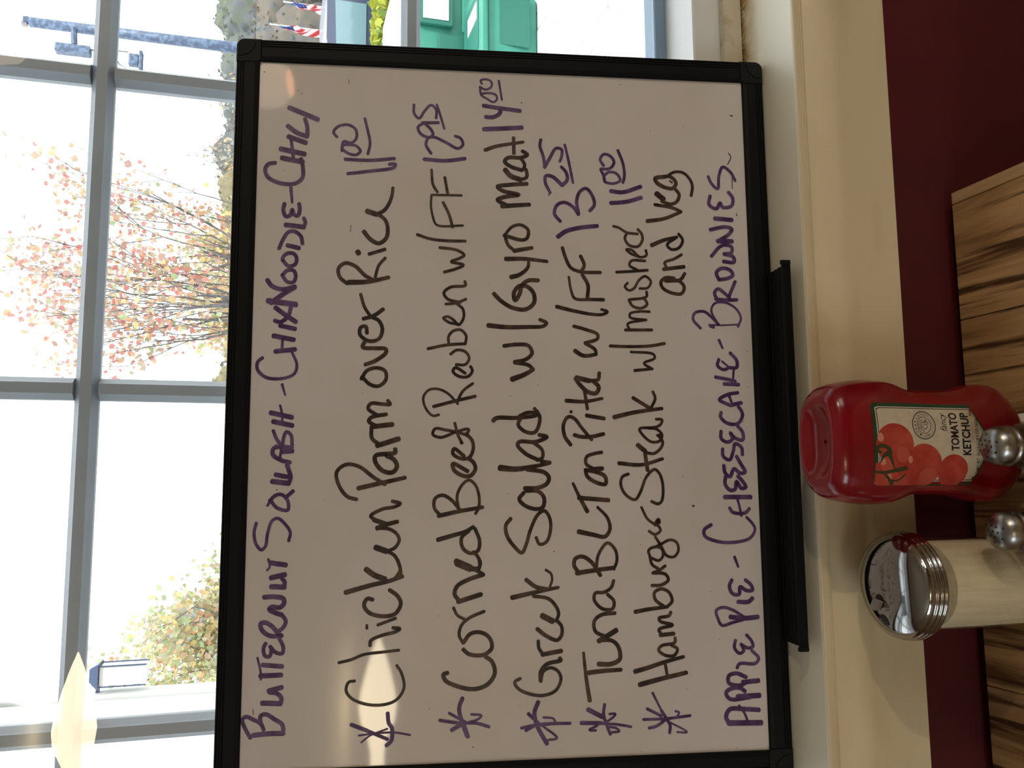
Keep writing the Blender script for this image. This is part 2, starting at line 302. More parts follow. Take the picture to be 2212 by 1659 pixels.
INK = [
 ('soup','purple','40 40 -1838 4241 -1831 4129 -1832 4015/32 32 -1858 4259 -1783 4303 -1723 4323 -1701 4300 -1726 4239 -1755 4187 -1802 4163/34 34 -1760 4187 -1700 4189 -1688 4152 -1727 4085 -1766 4028 -1812 4016/42 42 -1605 4182 -1613 4041/36 36 -1608 4041 -1571 4038 -1538 4071 -1527 4128/40 40 -1517 4136 -1493 4035/19 19 -1268 4224 -1381 4197 -1432 4194/37 37 -1323 4187 -1339 4036/40 40 -1404 4201 -1402 4042/31 31 -1162 4165 -1199 4181 -1256 4168 -1261 4135 -1210 4122 -1186 4132/31 31 -1186 4132 -1230 4093 -1241 4041 -1199 4032 -1151 4052 -1127 4067/37 37 -1109 4044 -1106 4139 -1063 4196 -1015 4207 -1007 4174 -1036 4122 -1075 4087 -1109 4053/33 33 -1080 4083 -1052 4041 -1001 4018 -953 4048/39 39 -953 4048 -928 4115 -908 4144 -890 4125 -896 4068 -868 4036 -830 4041 -814 4108 -815 4189/43 43 -737 4137 -742 4032/35 35 -736 4039 -706 4033 -677 4054/43 43 -670 4140 -646 4031/20 20 -612 4170 -584 4150 -526 4163/41 41 -555 4143 -574 4026/27 27 -247 4261 -319 4276 -406 4260 -455 4217 -427 4187 -330 4173 -234 4142 -213 4099 -255 4045 -323 4000 -389 4011/30 30 -68 4161 -132 4106 -150 4024 -79 4025 -30 4070 -34 4118 -78 4165/22 22 -115 4181 -49 4137/32 32 -55 4045 -1 3984/44 44 74 4150 58 4019/40 40 126 4124 109 4035/38 38 63 4019 107 4007 157 4021 201 4037/36 36 221 4013 241 4086 286 4150 335 4142 345 4089 340 4001/40 40 305 4078 313 3997/22 22 355 4130 340 4089 266 4092/30 30 474 4150 410 4124 357 4079 414 4069 464 4048 439 4013 355 4001/42 42 546 4154 514 4003/42 42 616 4175 579 4006/20 20 676 4102 604 4085 524 4083/26 14 844 4091 755 4064/30 24 1057 4248 1021 4286 960 4285 900 4220 889 4102 927 4000 1003 3979 1100 4018/40 40 1109 4152 1127 3994/42 42 1236 4169 1205 4006/24 24 1232 4095 1114 4099/40 40 1319 4119 1294 3998/41 41 1467 4160 1412 4085 1351 3994/35 35 1359 4163 1350 4113 1402 4055 1469 4037/49 49 1521 4219 1494 3997/43 43 1503 4196 1587 4089 1636 4011/39 39 1641 4006 1618 4110 1643 4190 1694 4229/33 33 1738 4113 1681 4071 1680 4021 1735 4005 1776 4024 1775 4074 1741 4105/33 33 1858 4110 1812 4064 1829 4010 1881 4001 1917 4027 1916 4077 1879 4111 1853 4110/39 39 1985 4078 1963 3981/33 33 1954 4143 2036 4110 2095 4071 2102 4021 2061 3970 1998 3956/43 43 2155 4095 2141 3946/33 33 2146 3951 2178 3937 2218 3951/35 35 2335 4107 2280 4116 2227 4094 2239 4059 2287 4045 2245 4029 2235 3999 2283 3985 2338 3991/31 21 2473 4060 2345 4047/35 35 2679 4188 2666 4246 2617 4270 2553 4243 2508 4151 2507 4030 2557 3970 2648 3967 2723 3984/46 46 2723 4139 2694 3968/46 46 2801 4151 2762 3954/29 29 2883 4067 2721 4045/44 44 2909 4090 2860 3946/42 42 3001 4097 2944 4019 2915 3937/36 36 2920 3937 2997 3939 3067 3959/44 44 3160 4089 3066 3853'),
 ('chicken','brown','25 25 -1463 3485 -1471 3532 -1531 3551 -1589 3512 -1637 3406 -1648 3271 -1614 3166 -1526 3108 -1413 3129 -1355 3166/25 25 -1323 3611 -1302 3516 -1267 3420 -1252 3275 -1241 3149/29 29 -1202 3373 -1164 3368 -1124 3277 -1102 3180 -1079 3143 -1070 3199/26 26 -1046 3316 -997 3176/24 24 -1044 3399 -1071 3398/34 34 -852 3355 -843 3396 -891 3423 -949 3385 -980 3278 -963 3181 -887 3138 -829 3162 -779 3227/42 34 -793 3567 -742 3378 -711 3232 -676 3124/47 47 -616 3411 -661 3350 -696 3262/28 28 -702 3193 -626 3144 -547 3165/30 30 -676 3139 -618 3144 -520 3185 -480 3244/50 50 -449 3338 -480 3254/30 30 -480 3244 -451 3185 -393 3154 -344 3176 -306 3236 -298 3315/42 34 -300 3329 -269 3246 -250 3167/40 40 -269 3256 -233 3355/30 30 -238 3335 -204 3380 -150 3287 -132 3188 -107 3148 -89 3213/40 34 15 3481 58 3289 97 3110/32 32 -72 3490 -49 3564 45 3634 145 3650 204 3577 188 3478 108 3369 43 3269/38 38 327 3192 297 3192 287 3261 273 3346 228 3350 153 3290 140 3210 187 3176 242 3201 272 3261/44 44 353 3337 408 3163/34 34 363 3322 413 3377 504 3381/42 42 504 3378 524 3214/34 34 509 3343 549 3404 580 3384 605 3264/32 32 595 3334 651 3410 691 3390 687 3295 687 3235 717 3255/32 32 910 3463 846 3397 834 3327 885 3272 957 3278 982 3349 958 3424 889 3468/35 35 1007 3439 1039 3359 1106 3274 1137 3275 1142 3360 1151 3461 1198 3442/33 33 1265 3427 1322 3438 1311 3478 1254 3483 1201 3412 1220 3331 1298 3304 1370 3333 1396 3384/35 35 1384 3459 1411 3374 1467 3298/29 29 1411 3404 1483 3450 1589 3482/47 33 1685 3580 1693 3428 1733 3255/33 33 1674 3590 1726 3651 1799 3664 1845 3612 1823 3531 1745 3449 1710 3387/27 27 1731 3367 1832 3338 1897 3285/31 31 1925 3420 1969 3288/47 47 1945 3512 1929 3502/40 33 2116 3464 2053 3412 2018 3340 2067 3279 2153 3269 2217 3290 2263 3342/48 48 2290 3440 2263 3358/36 29 2263 3358 2308 3291 2412 3241 2497 3229'),
 ('chicken price','purple','32 32 2730 3626 2727 3420 2750 3218/31 31 2606 3604 2634 3419 2673 3222 2701 3212 2699 3262/26 26 2811 3643 2780 3596 2772 3534 2805 3501 2848 3535 2857 3597 2849 3643 2800 3653/26 26 2919 3694 2961 3723 3015 3682 3029 3600 2990 3542 2913 3536 2874 3577 2882 3639 2822 3653/26 26 3092 3468 2994 3444 2874 3422 2780 3439'),
 ('reuben','brown','36 36 -1423 2769 -1436 2803 -1480 2788 -1525 2700 -1553 2562 -1518 2454 -1434 2399 -1347 2423 -1308 2472/34 34 -1247 2649 -1287 2601 -1293 2482 -1242 2422 -1164 2442 -1122 2511 -1131 2591 -1197 2646/28 28 -1202 2648 -1139 2680 -1062 2660 -1010 2601 -960 2481/26 26 -927 2725 -984 2695 -1022 2630/40 40 -882 2690 -828 2505/36 36 -873 2680 -823 2715 -761 2695 -713 2610 -674 2485/32 32 -674 2485 -636 2550/50 50 -584 2700 -630 2590/30 30 -630 2590 -636 2530 -607 2515 -558 2520/50 50 -566 2705 -617 2590/30 30 -617 2590 -623 2530 -584 2510 -524 2539 -496 2570/40 32 -397 2850 -364 2730 -335 2629 -298 2564/32 32 -326 2599 -384 2660 -464 2650 -506 2590 -485 2529 -406 2517 -311 2554/38 32 -209 2845 -174 2680 -143 2490/30 30 -204 2830 -144 2878 -69 2870 -45 2810 -85 2740 -161 2675/26 26 -151 2685 -46 2695 44 2649 74 2599 33 2548 -67 2518 -147 2523 -195 2549/35 35 144 2609 206 2730 155 2720 109 2649 109 2588 164 2548 215 2563 245 2598/31 31 266 2639 327 2720 286 2730 246 2659 255 2598 326 2565 398 2577 447 2628/26 26 438 2618 484 2603 464 2700 418 2831 444 2892 489 2872 479 2791 459 2689 433 2608/26 26 535 2715 438 2689 367 2654 382 2667/29 29 668 2888 715 2710 754 2546/22 22 602 2842 594 2893 663 2954 745 2969 804 2924 812 2853 776 2771 689 2689/25 25 710 2694 797 2648 860 2566/27 27 942 2628 988 2710 957 2730 916 2679 916 2607 963 2571 1000 2586/25 25 1099 2751 1134 2699 1119 2627 1067 2597 1015 2628 1014 2705/27 27 1142 2935 1175 2782 1187 2627/25 25 1192 2627 1255 2622 1302 2668 1290 2730 1243 2766 1180 2763/25 25 1349 2684 1363 2761 1400 2808 1411 2772 1380 2720 1343 2684 1402 2643 1476 2648 1522 2699/25 25 1516 2792 1528 2699 1561 2622/27 27 1533 2668 1558 2772 1610 2805 1659 2751 1677 2627 1711 2632/27 27 1786 2803 1814 2710 1850 2642 1875 2746 1900 2689 1933 2637 1975 2699 1993 2840/27 27 2101 3027 2066 2918 2053 2783 2054 2626/21 21 2187 2647 2186 2864 2250 2896 2358 2914 2445 2909/27 27 2383 2813 2276 2762 2168 2733/21 21 2447 2657 2445 2909/27 27 2449 2773 2601 2799/25 25 2468 2859 2533 2897 2663 2910'),
 ('reuben price','purple','36 36 2753 2972 2745 2793 2770 2629/28 28 2804 2914 2880 2957 2941 2936 2949 2889 2908 2793 2857 2688 2891 2647 2946 2666 2966 2714/30 30 3072 2989 3078 2852/28 28 3067 2984 3032 3024 2977 3005 2945 2931 2970 2899 3014 2915 3062 2963/25 25 3231 3059 3153 3058 3110 3016 3179 2969 3231 2916 3194 2873 3116 2873/23 23 3239 2868 3139 2836 3027 2804'),
 ('greek','brown','28 28 -1483 2197 -1511 2243 -1559 2216 -1600 2136 -1618 2017 -1583 1916 -1498 1874 -1440 1894 -1409 1954 -1436 2014 -1512 2035/34 34 -1507 2037 -1435 2034 -1379 1983 -1353 1872 -1336 1882/38 38 -1306 2023 -1281 1866/30 30 -1306 2013 -1256 2047 -1198 2052/36 30 -1106 2061 -1166 1981 -1197 1900 -1159 1864 -1091 1863 -1046 1898/50 50 -1004 2019 -1050 1934/30 30 -1051 1908 -993 1885 -933 1907 -873 1967 -851 2088/42 28 -859 2260 -822 2078 -786 1884/36 36 -720 2145 -778 2067 -799 1976/22 22 -785 1955 -726 1934 -676 1944 -646 1986/34 28 -235 2263 -290 2304 -370 2296 -460 2236 -508 2176 -441 2140 -322 2103 -203 2040 -178 1988 -234 1948 -324 1941 -424 1976 -443 2032 -388 2060/35 35 -30 2156 -80 2194 -131 2152 -162 2060 -148 2003 -72 1992 -21 2038 -15 2140/37 37 5 2150 9 2037 44 1965 90 1949 131 1984 157 2128/55 27 171 2349 160 2221 182 2066 207 1937/31 31 212 1937 223 2014/35 35 233 2035 284 2137 356 2204 382 2188 381 2054 422 1960 438 2027/31 31 376 2074 315 2003 253 2001 231 2045/39 31 553 2403 576 2372 577 2217 608 2030 656 2063/33 33 577 2176 520 2197 463 2136 458 2063 520 2026 603 2025 621 2113 592 2186'),
 ('gyro','brown','50 35 895 2246 935 2141 977 2068/35 35 977 2068 1014 2109 1034 2224/35 35 1039 2224 1061 2130 1114 2077 1176 2107 1186 2191 1172 2311/44 31 1343 2440 1330 2294 1333 2106 1342 1979 1369 1953 1398 2010/38 38 1612 2392 1544 2324 1492 2230 1483 2125 1538 2056 1623 2060 1676 2113 1680 2176 1620 2224 1556 2214 1610 2177 1686 2155 1727 2102 1731 2017/44 27 1754 2247 1776 2175 1837 2106 1902 2095/42 30 1909 2290 1912 2121 1894 1940/40 34 1980 2221 2009 2067/32 32 1975 2205 2028 2268 2114 2297/36 27 2112 2302 2074 2151 2092 2109 2162 2099 2205 2161 2186 2235 2114 2297/45 36 2364 2319 2384 2084/38 38 2376 2287 2418 2356 2447 2286 2467 2174 2496 2307 2533 2355 2552 2254 2566 2104/47 47 2684 2290 2630 2242 2600 2157/34 34 2600 2157 2623 2108 2690 2113 2700 2135/36 36 2683 2145 2713 2242 2756 2293 2790 2263 2794 2155 2823 2099 2853 2142/32 32 2788 2155 2734 2123 2689 2135/36 28 2850 2460 2886 2369 2934 2132/34 34 2970 2216 2828 2214'),
 ('greek price','purple','43 43 3035 2470 3048 2304 3062 2142/39 39 3145 2453 3146 2389 3178 2335 3218 2324/39 39 3245 2472 3227 2324 3211 2157/21 21 3352 2485 3360 2420 3346 2366 3307 2356 3280 2388 3309 2442 3340 2490 3413 2501/21 21 3413 2504 3390 2452 3417 2404 3463 2404 3483 2452 3468 2495 3439 2484/21 21 3477 2339 3303 2313'),
 ('tuna','brown','26 38 -1300 1689 -1417 1679 -1553 1663 -1671 1645/40 34 -1456 1651 -1445 1529 -1440 1386/42 32 -1391 1570 -1394 1466 -1357 1396 -1269 1402 -1214 1452 -1207 1544/44 44 -1214 1565 -1169 1482 -1131 1417/32 32 -1178 1513 -1137 1589 -1058 1597 -1010 1540 -998 1425/30 30 -740 1431 -795 1453 -833 1516 -837 1583 -891 1594 -961 1529 -963 1446 -904 1433 -849 1485/41 35 -677 1734 -661 1615 -640 1429/35 35 -682 1708 -617 1753 -562 1742 -546 1685 -589 1614 -698 1539/28 28 -650 1574 -530 1551 -441 1476 -492 1415 -583 1401 -652 1429/43 25 -347 1713 -374 1589 -390 1496 -330 1453 -239 1472 -152 1553/25 39 43 1752 -75 1697 -187 1637/39 39 -75 1708 -86 1583 -97 1458/35 35 154 1646 98 1632 44 1549 36 1481 97 1485 133 1558 149 1641/41 41 154 1599 161 1505/31 31 154 1568 200 1640 257 1634 282 1576 294 1507/35 29 355 1765 427 1814 520 1823 584 1785 577 1738 489 1666 396 1589/35 35 437 1735 422 1678 422 1594 445 1488/35 35 598 1631 572 1480/27 27 624 1760 632 1756/37 27 720 1799 713 1641 740 1493/31 31 804 1642 650 1621/33 33 955 1515 897 1526 886 1606/44 44 886 1601 912 1711/38 38 906 1717 854 1681 791 1608 783 1545 834 1522 881 1564/40 31 1138 1718 1096 1645 1108 1538/31 31 1113 1538 1150 1548 1203 1632/31 31 1203 1632 1241 1525 1278 1524 1320 1630 1345 1725/36 25 1509 1866 1478 1734 1449 1574 1448 1478 1472 1434 1491 1487/32 23 1574 1464 1575 1571 1581 1710 1650 1741 1766 1759/34 34 1593 1603 1696 1596 1787 1643/32 32 1808 1486 1811 1653 1842 1738 1919 1780 2017 1810/32 32 1814 1653 1868 1625 1949 1656'),
 ('tuna price','purple','43 38 2109 1847 2160 1776 2193 1657 2213 1505/32 32 2244 1823 2311 1873 2388 1848 2412 1783 2370 1708 2307 1666/32 32 2316 1665 2426 1680 2510 1651 2540 1596 2475 1543 2397 1528 2343 1569/15 15 2477 1920 2472 1916/28 38 2491 1906 2584 1948 2640 1941 2636 1887 2561 1802/36 28 2561 1802 2612 1758 2679 1768 2727 1810/30 30 2962 1981 2905 1990 2806 1961 2712 1949/34 26 2717 1953 2797 1907 2888 1851 2879 1803 2823 1803 2772 1820/26 26 2924 1775 2769 1742 2586 1709'),
 ('steak','brown','43 36 -1561 1240 -1522 1069 -1478 850/41 30 -1458 1275 -1432 1170 -1387 1013 -1354 869/28 28 -1407 1024 -1515 1007/28 28 -1203 935 -1242 941 -1264 1051 -1297 1075 -1338 1022 -1342 949 -1292 919 -1261 968/35 35 -1180 1059 -1171 944/29 29 -1180 1043 -1135 1068 -1103 952 -1071 1056 -1046 1063 -1028 981 -999 965/37 29 -992 1261 -975 1157 -958 990/29 29 -961 1000 -914 952 -844 975 -815 1037 -842 1096 -901 1090 -953 1021/29 29 -786 1118 -783 1036 -744 978 -698 1002 -686 1107/27 27 -686 1107 -667 1054 -631 1000/27 27 -654 1059 -618 1110 -557 1126/25 25 -557 1126 -506 1135 -479 1090 -493 1028 -549 1017 -588 1052 -567 1114/25 25 -396 1078 -468 1032 -549 987 -560 925 -510 886 -444 900 -423 952 -457 1032 -482 1085/25 25 -350 1129 -378 1077 -346 1032 -305 1054 -300 1080/35 35 -290 1069 -259 1047 -285 1043/23 23 -305 1064 -253 1137 -156 1187/27 27 116 1287 94 1338 35 1355 -47 1321 -94 1238 -38 1194 90 1138 151 1067 115 1026 12 1000 -111 1016 -130 1049 -109 1101/35 29 204 1367 190 1177 239 995/35 35 281 1143 144 1126/42 42 354 1205 302 1142/27 27 291 1143 283 1068 322 1014 374 991 431 1027/25 25 567 1044 562 991 520 1008 499 1062 487 1185 437 1160 379 1087 387 1017 437 995 484 1041 494 1116/25 25 431 1037 437 1005 426 995/40 31 583 1399 625 1219 657 988/33 33 746 1235 657 1090/27 27 667 1079 741 1045 799 1064/29 23 975 1215 990 1059/23 23 990 1064 1037 1133 1080 1040 1114 1050 1132 1243/28 28 1181 1419 1177 1258 1185 1075 1207 950/28 28 1318 1287 1321 1055/23 23 1324 1249 1369 1264 1407 1101/23 23 1407 1112 1426 1241 1459 1240 1478 1153 1477 1072/25 25 1650 1094 1607 1096 1577 1248/26 26 1574 1248 1524 1217 1506 1142 1542 1092 1596 1118/23 23 1723 1255 1690 1280 1658 1246 1676 1202 1747 1157 1783 1102 1738 1054 1683 1083 1676 1154/26 26 1814 1351 1824 1209 1836 1078/26 26 1834 1166 1876 1235 1915 1218 1917 1098/24 24 1949 1141 1975 1216 2013 1259 2010 1216 1949 1141 1967 1086 2011 1090/24 24 2214 1369 2202 1320 2162 1255 2151 1157/26 26 2162 1245 2112 1270 2052 1236 2041 1160 2099 1117 2154 1124 2192 1156'),
 ('steak side','brown','32 32 1815 755 1759 796 1746 928/32 32 1772 850 1773 927 1734 966 1685 952 1643 876 1639 789 1700 765 1753 823 1743 906/36 36 1847 941 1873 759/28 28 1861 913 1905 928 1939 845 1979 777/41 28 2054 1039 2103 928 2133 811/28 28 2130 817 2062 902 2022 864 2040 797 2107 764 2161 799/39 30 2266 1072 2292 922 2357 770/32 32 2357 770 2389 842 2415 1001/52 52 2514 982 2465 922/33 33 2448 940 2422 863 2446 806 2508 782 2558 814/39 39 2668 894 2648 989 2609 974 2572 914/35 35 2572 914 2563 842 2609 807 2653 833 2674 877/15 15 2630 862 2613 840/28 28 2668 888 2710 820 2707 742 2658 688 2591 662 2502 676'),
 ('steak price','purple','39 39 2524 1384 2516 1280 2571 1119/39 39 2418 1386 2433 1249 2474 1116/26 26 2656 1441 2606 1431 2592 1355 2621 1299 2682 1331 2691 1396 2656 1441/26 26 2600 1431 2656 1441 2711 1467/28 28 2717 1467 2725 1385 2782 1348 2837 1382 2849 1437 2801 1469 2746 1439/28 28 2891 1313 2774 1271 2662 1260 2600 1275'),
 ('dessert','purple','47 47 -1881 517 -1888 242/39 39 -1881 514 -1832 535 -1775 500 -1776 395 -1788 257/22 22 -1748 425 -1808 381 -1887 352/45 45 -1679 433 -1675 248/35 35 -1687 328 -1695 497 -1647 528 -1618 493 -1613 409 -1640 368/41 41 -1568 386 -1559 251/35 35 -1569 355 -1592 408 -1569 502 -1515 500 -1497 436 -1529 353/29 29 -1455 429 -1422 406 -1423 274 -1384 243 -1320 299/29 29 -1235 432 -1295 443 -1340 403 -1321 367 -1271 384/29 29 -1268 389 -1300 332 -1289 287 -1244 298 -1195 339/27 27 -1075 365 -1095 451 -1115 542 -1052 576 -997 585 -973 531 -995 447 -1053 354/41 41 -1050 470 -1063 344 -1055 234/37 37 -931 400 -933 311 -904 273/33 33 -754 443 -804 466 -865 442 -871 387 -811 376 -842 323 -838 272 -797 284 -756 330/27 21 -568 414 -650 385/33 25 -305 601 -346 662 -397 658 -442 553 -451 414 -417 273 -346 229 -289 257 -247 298/31 31 -168 440 -205 415 -211 307 -175 268/40 40 -80 480 -82 253/23 23 -86 372 -159 354 -236 341/34 34 91 462 28 470 -24 429 -14 385 48 372 -9 331 1 293 48 318 92 359/34 34 182 475 122 467 88 425 153 389 116 337 126 293 184 323 257 363/32 32 320 480 258 477 228 424 299 389 362 370 330 317 267 311/32 32 468 488 404 488 375 435 404 390 455 410 409 368 394 303 457 301 510 342/32 32 626 481 584 486 533 428 531 341 594 297 637 304 674 330/36 36 706 301 685 401/32 32 685 401 732 492 775 419 792 328/25 25 786 413 685 379/32 32 924 520 905 414 888 346/34 34 866 448 861 317/21 21 866 371 989 357/30 30 1077 484 1021 497 987 443 1005 399/19 19 1059 457 1000 388/32 32 1005 399 1006 333 1065 328 1131 383/28 21 1242 477 1170 447/26 26 1340 633 1418 696 1472 678 1486 600 1441 536 1372 472/21 21 1377 478 1496 534 1560 498 1563 398 1510 312 1434 276 1357 305/15 15 1371 561 1369 450 1377 306/26 26 1360 550 1349 517/32 32 1595 495 1588 375 1592 303/32 32 1584 475 1649 500 1685 466 1651 417 1608 369/32 32 1619 374 1752 313/34 34 1765 457 1826 477 1865 431 1850 354 1806 333 1778 379 1765 457/35 35 1926 412 1923 317 1967 321 1993 404/32 32 1993 404 2006 336 2056 334 2071 401 2048 446 1968 516/43 43 2105 455 2106 326/35 35 2117 432 2169 352 2214 325 2232 383 2204 518/41 41 2305 475 2296 319/33 33 2507 507 2428 519 2393 455 2447 420 2408 399 2422 319 2490 305 2545 342/28 28 2682 518 2620 492 2571 437 2690 421 2771 384 2728 318 2650 276/9 9 2899 328 2865 307 2795 338'),
 ('chicken star','purple','33 33 -1786 3509 -1837 3384/29 29 -1837 3384 -1905 3230/33 33 -1710 3232 -1785 3222 -1823 3198 -1916 3202 -1951 3240/15 15 -1921 3431 -1873 3365 -1826 3231/17 17 -1869 3450 -1859 3346 -1856 3183 -1879 3058'),
 ('reuben star','purple','35 35 -1617 2653 -1691 2680 -1786 2661 -1910 2612/41 41 -1824 2646 -1900 2617/27 27 -1778 2832 -1804 2680 -1809 2553 -1841 2445/23 23 -1726 2759 -1766 2690 -1796 2632/35 35 -1856 2739 -1814 2661/20 20 -1806 2632 -1781 2533 -1754 2506 -1742 2587'),
 ('greek star','purple','37 37 -1665 2057 -1749 2088 -1854 2064 -1985 1991/26 26 -1859 2194 -1836 2039 -1837 1804/30 30 -1752 2138 -1826 2059/20 20 -1846 2029 -1945 1911 -1957 1981/20 20 -1785 2019 -1797 1939 -1826 1927 -1846 2039/28 28 -1879 2159 -1844 2089'),
 ('tuna star','purple','28 28 -1701 1526 -1778 1536 -1874 1508 -1933 1484/34 34 -1838 1719 -1844 1558/22 22 -1849 1558 -1858 1436 -1881 1315/40 40 -1737 1662 -1797 1546/22 22 -1898 1599 -1893 1651 -1862 1588/20 20 -1853 1578 -1827 1496 -1779 1440 -1777 1490/20 20 -1875 1492 -1887 1437 -1911 1412 -1918 1478'),
 ('steak star','purple','24 18 -1627 1134 -1765 1066/28 28 -1765 1066 -1844 1017 -1883 998 -1939 1004/24 24 -1829 1216 -1829 1027 -1812 830/26 26 -1747 1183 -1808 1067/26 26 -1896 1172 -1884 1111 -1838 1037/18 18 -1834 1017 -1818 944 -1784 922 -1774 953/16 16 -1854 1007 -1938 860 -1935 943'),
 ('specks','speck','8 8 3310 4020 3308 4019/10 10 3291 3990 3288 3989/13 13 3284 2145 3283 2143/10 10 3488 1276 3487 1275/9 9 -36 2284 -37 2283/10 10 -501 1917 -502 1916/9 9 93 829 92 828/8 8 759 2260 758 2259/8 8 944 1082 943 1081/17 17 -148 753 -152 743/8 8 93 828 92 827/8 8 -987 2837 -988 2836/8 8 10 4113 5 4107/6 6 796 4295 795 4294/6 6 3466 4302 3464 4295/5 5 3429 3606 3391 3603/5 5 2166 3568 2108 3574/8 8 758 2262 757 2261/8 8 -1607 845 -1608 844/9 9 -1986 2573 -1991 2572/11 11 3240 275 3245 297/8 8 3076 1022 3075 1021/8 8 3127 727 3126 726/9 9 1147 235 1146 234/9 9 840 240 839 239/5 5 -1648 4246 -1689 4245/7 7 2694 303 2575 305/7 7 2356 277 2333 276'),
]


def catmull(P, n=6):
    if len(P) < 3: return P
    P = [Vector(p) for p in P]; Q = [P[0] * 2 - P[1]] + P + [P[-1] * 2 - P[-2]]; out = []
    for i in range(1, len(Q) - 2):
        p0, p1, p2, p3 = Q[i - 1:i + 3]
        t = [0.0]
        for a, b in ((p0, p1), (p1, p2), (p2, p3)): t.append(t[-1] + max(1e-6, (b - a).length) ** .5)
        for k in range(n):
            u = t[1] + (t[2] - t[1]) * k / n
            A1 = p0 * ((t[1] - u) / (t[1] - t[0])) + p1 * ((u - t[0]) / (t[1] - t[0])); A2 = p1 * ((t[2] - u) / (t[2] - t[1])) + p2 * ((u - t[1]) / (t[2] - t[1])); A3 = p2 * ((t[3] - u) / (t[3] - t[2])) + p3 * ((u - t[2]) / (t[3] - t[2]))
            B1 = A1 * ((t[2] - u) / (t[2] - t[0])) + A2 * ((u - t[0]) / (t[2] - t[0])); B2 = A2 * ((t[3] - u) / (t[3] - t[1])) + A3 * ((u - t[1]) / (t[3] - t[1]))
            out.append(B1 * ((t[2] - u) / (t[2] - t[1])) + B2 * ((u - t[1]) / (t[2] - t[1])))
    out.append(P[-1]); return out
def ribbon(mb, P, w0, w1, fn, lift, caps=5, round_=.75):
    """flat stroke of width w0 -> w1 along P, mapped through fn(x, y, lift)"""
    P = [Vector(p) for p in P]; Q = [P[0]]
    for p in P[1:]:
        if (p - Q[-1]).length > 1e-6: Q.append(p)
    if len(Q) < 2: Q.append(Q[0] + Vector((1e-4, 0)))
    n = len(Q); v = []; f = []
    ds = [0.0]
    for i in range(1, n): ds.append(ds[-1] + (Q[i] - Q[i - 1]).length)
    for i in range(n):
        d = (Q[min(i + 1, n - 1)] - Q[max(i - 1, 0)]); d = d.normalized() if d.length > 0 else Vector((1, 0)); nn = Vector((-d.y, d.x)); w = (w0 + (w1 - w0) * ds[i] / ds[-1]) / 2
        v += [fn(*(Q[i] + nn * w), lift), fn(*(Q[i] - nn * w), lift)]
        if i: f.append((2 * i - 2, 2 * i - 1, 2 * i + 1, 2 * i))
    for end in (0, 1):
        q = Q[-1] if end else Q[0]; d = (Q[-1] - Q[-2]).normalized() if end else (Q[0] - Q[1]).normalized(); nn = Vector((-d.y, d.x)); w = (w1 if end else w0) / 2
        b = len(v); v += [fn(*(q + nn * w * math.cos(PI * k / caps) + d * w * round_ * math.sin(PI * k / caps)), lift) for k in range(caps + 1)]
        f.append(tuple(range(b, b + caps + 1)))
    mb.add(v, f)
def inkmat(name, c, c2, c3):
    m = mat(name, c, .4, noise=(95, c2, .42, .62)); return m
m_ink = {'purple': inkmat('purple_marker', (.060, .020, .098, 1), (.135, .070, .185, 1), 0), 'brown': inkmat('brown_marker', (.022, .011, .009, 1), (.085, .052, .036, 1), 0),
         'speck': mat('ink_specks', (.03, .022, .022, 1), .5)}
LBL = {'soup': 'purple capital handwriting along the top edge, BUTTERNUT SQUASH - CHIX NOODLE - CHILI', 'chicken': 'brown handwriting Chicken Parm over Rice', 'reuben': 'brown handwriting Corned Beef Reuben w/FF',
       'greek': 'brown handwriting Greek Salad', 'gyro': 'brown handwriting w/ Gyro Meat', 'tuna': 'brown handwriting Tuna BLT on Pita w/FF', 'steak': 'brown handwriting Hamburger Steak w/ mashed', 'steak side': 'brown handwriting and veg',
       'dessert': 'purple capital handwriting along the bottom edge, APPLE PIE - CHEESECAKE - BROWNIES', 'chicken price': 'purple price 11.00 beside Chicken Parm', 'reuben price': 'purple price 12.95', 'greek price': 'purple price 14.00',
       'tuna price': 'purple price 13.25', 'steak price': 'purple price 11.00 beside mashed'}
for nm, colr, data in INK:
    mb = MB(); li = .0002
    for st in data.split('/'):
        q = [float(x) * 1e-4 for x in st.split()]; P = [(q[i], q[i + 1]) for i in range(2, len(q) - 1, 2)]
        ribbon(mb, catmull(P), q[0] * .93, q[1] * .93, bp, li); li += .0000035
    nn_ = 'marker_star' if 'star' in nm else ('ink_speck' if nm == 'specks' else ('handwritten_price' if 'price' in nm else 'handwritten_line'))
    o = mb.build(nn_, m_ink[colr], board, fix=False, label=LBL.get(nm), kind='stuff' if nm == 'specks' else None)

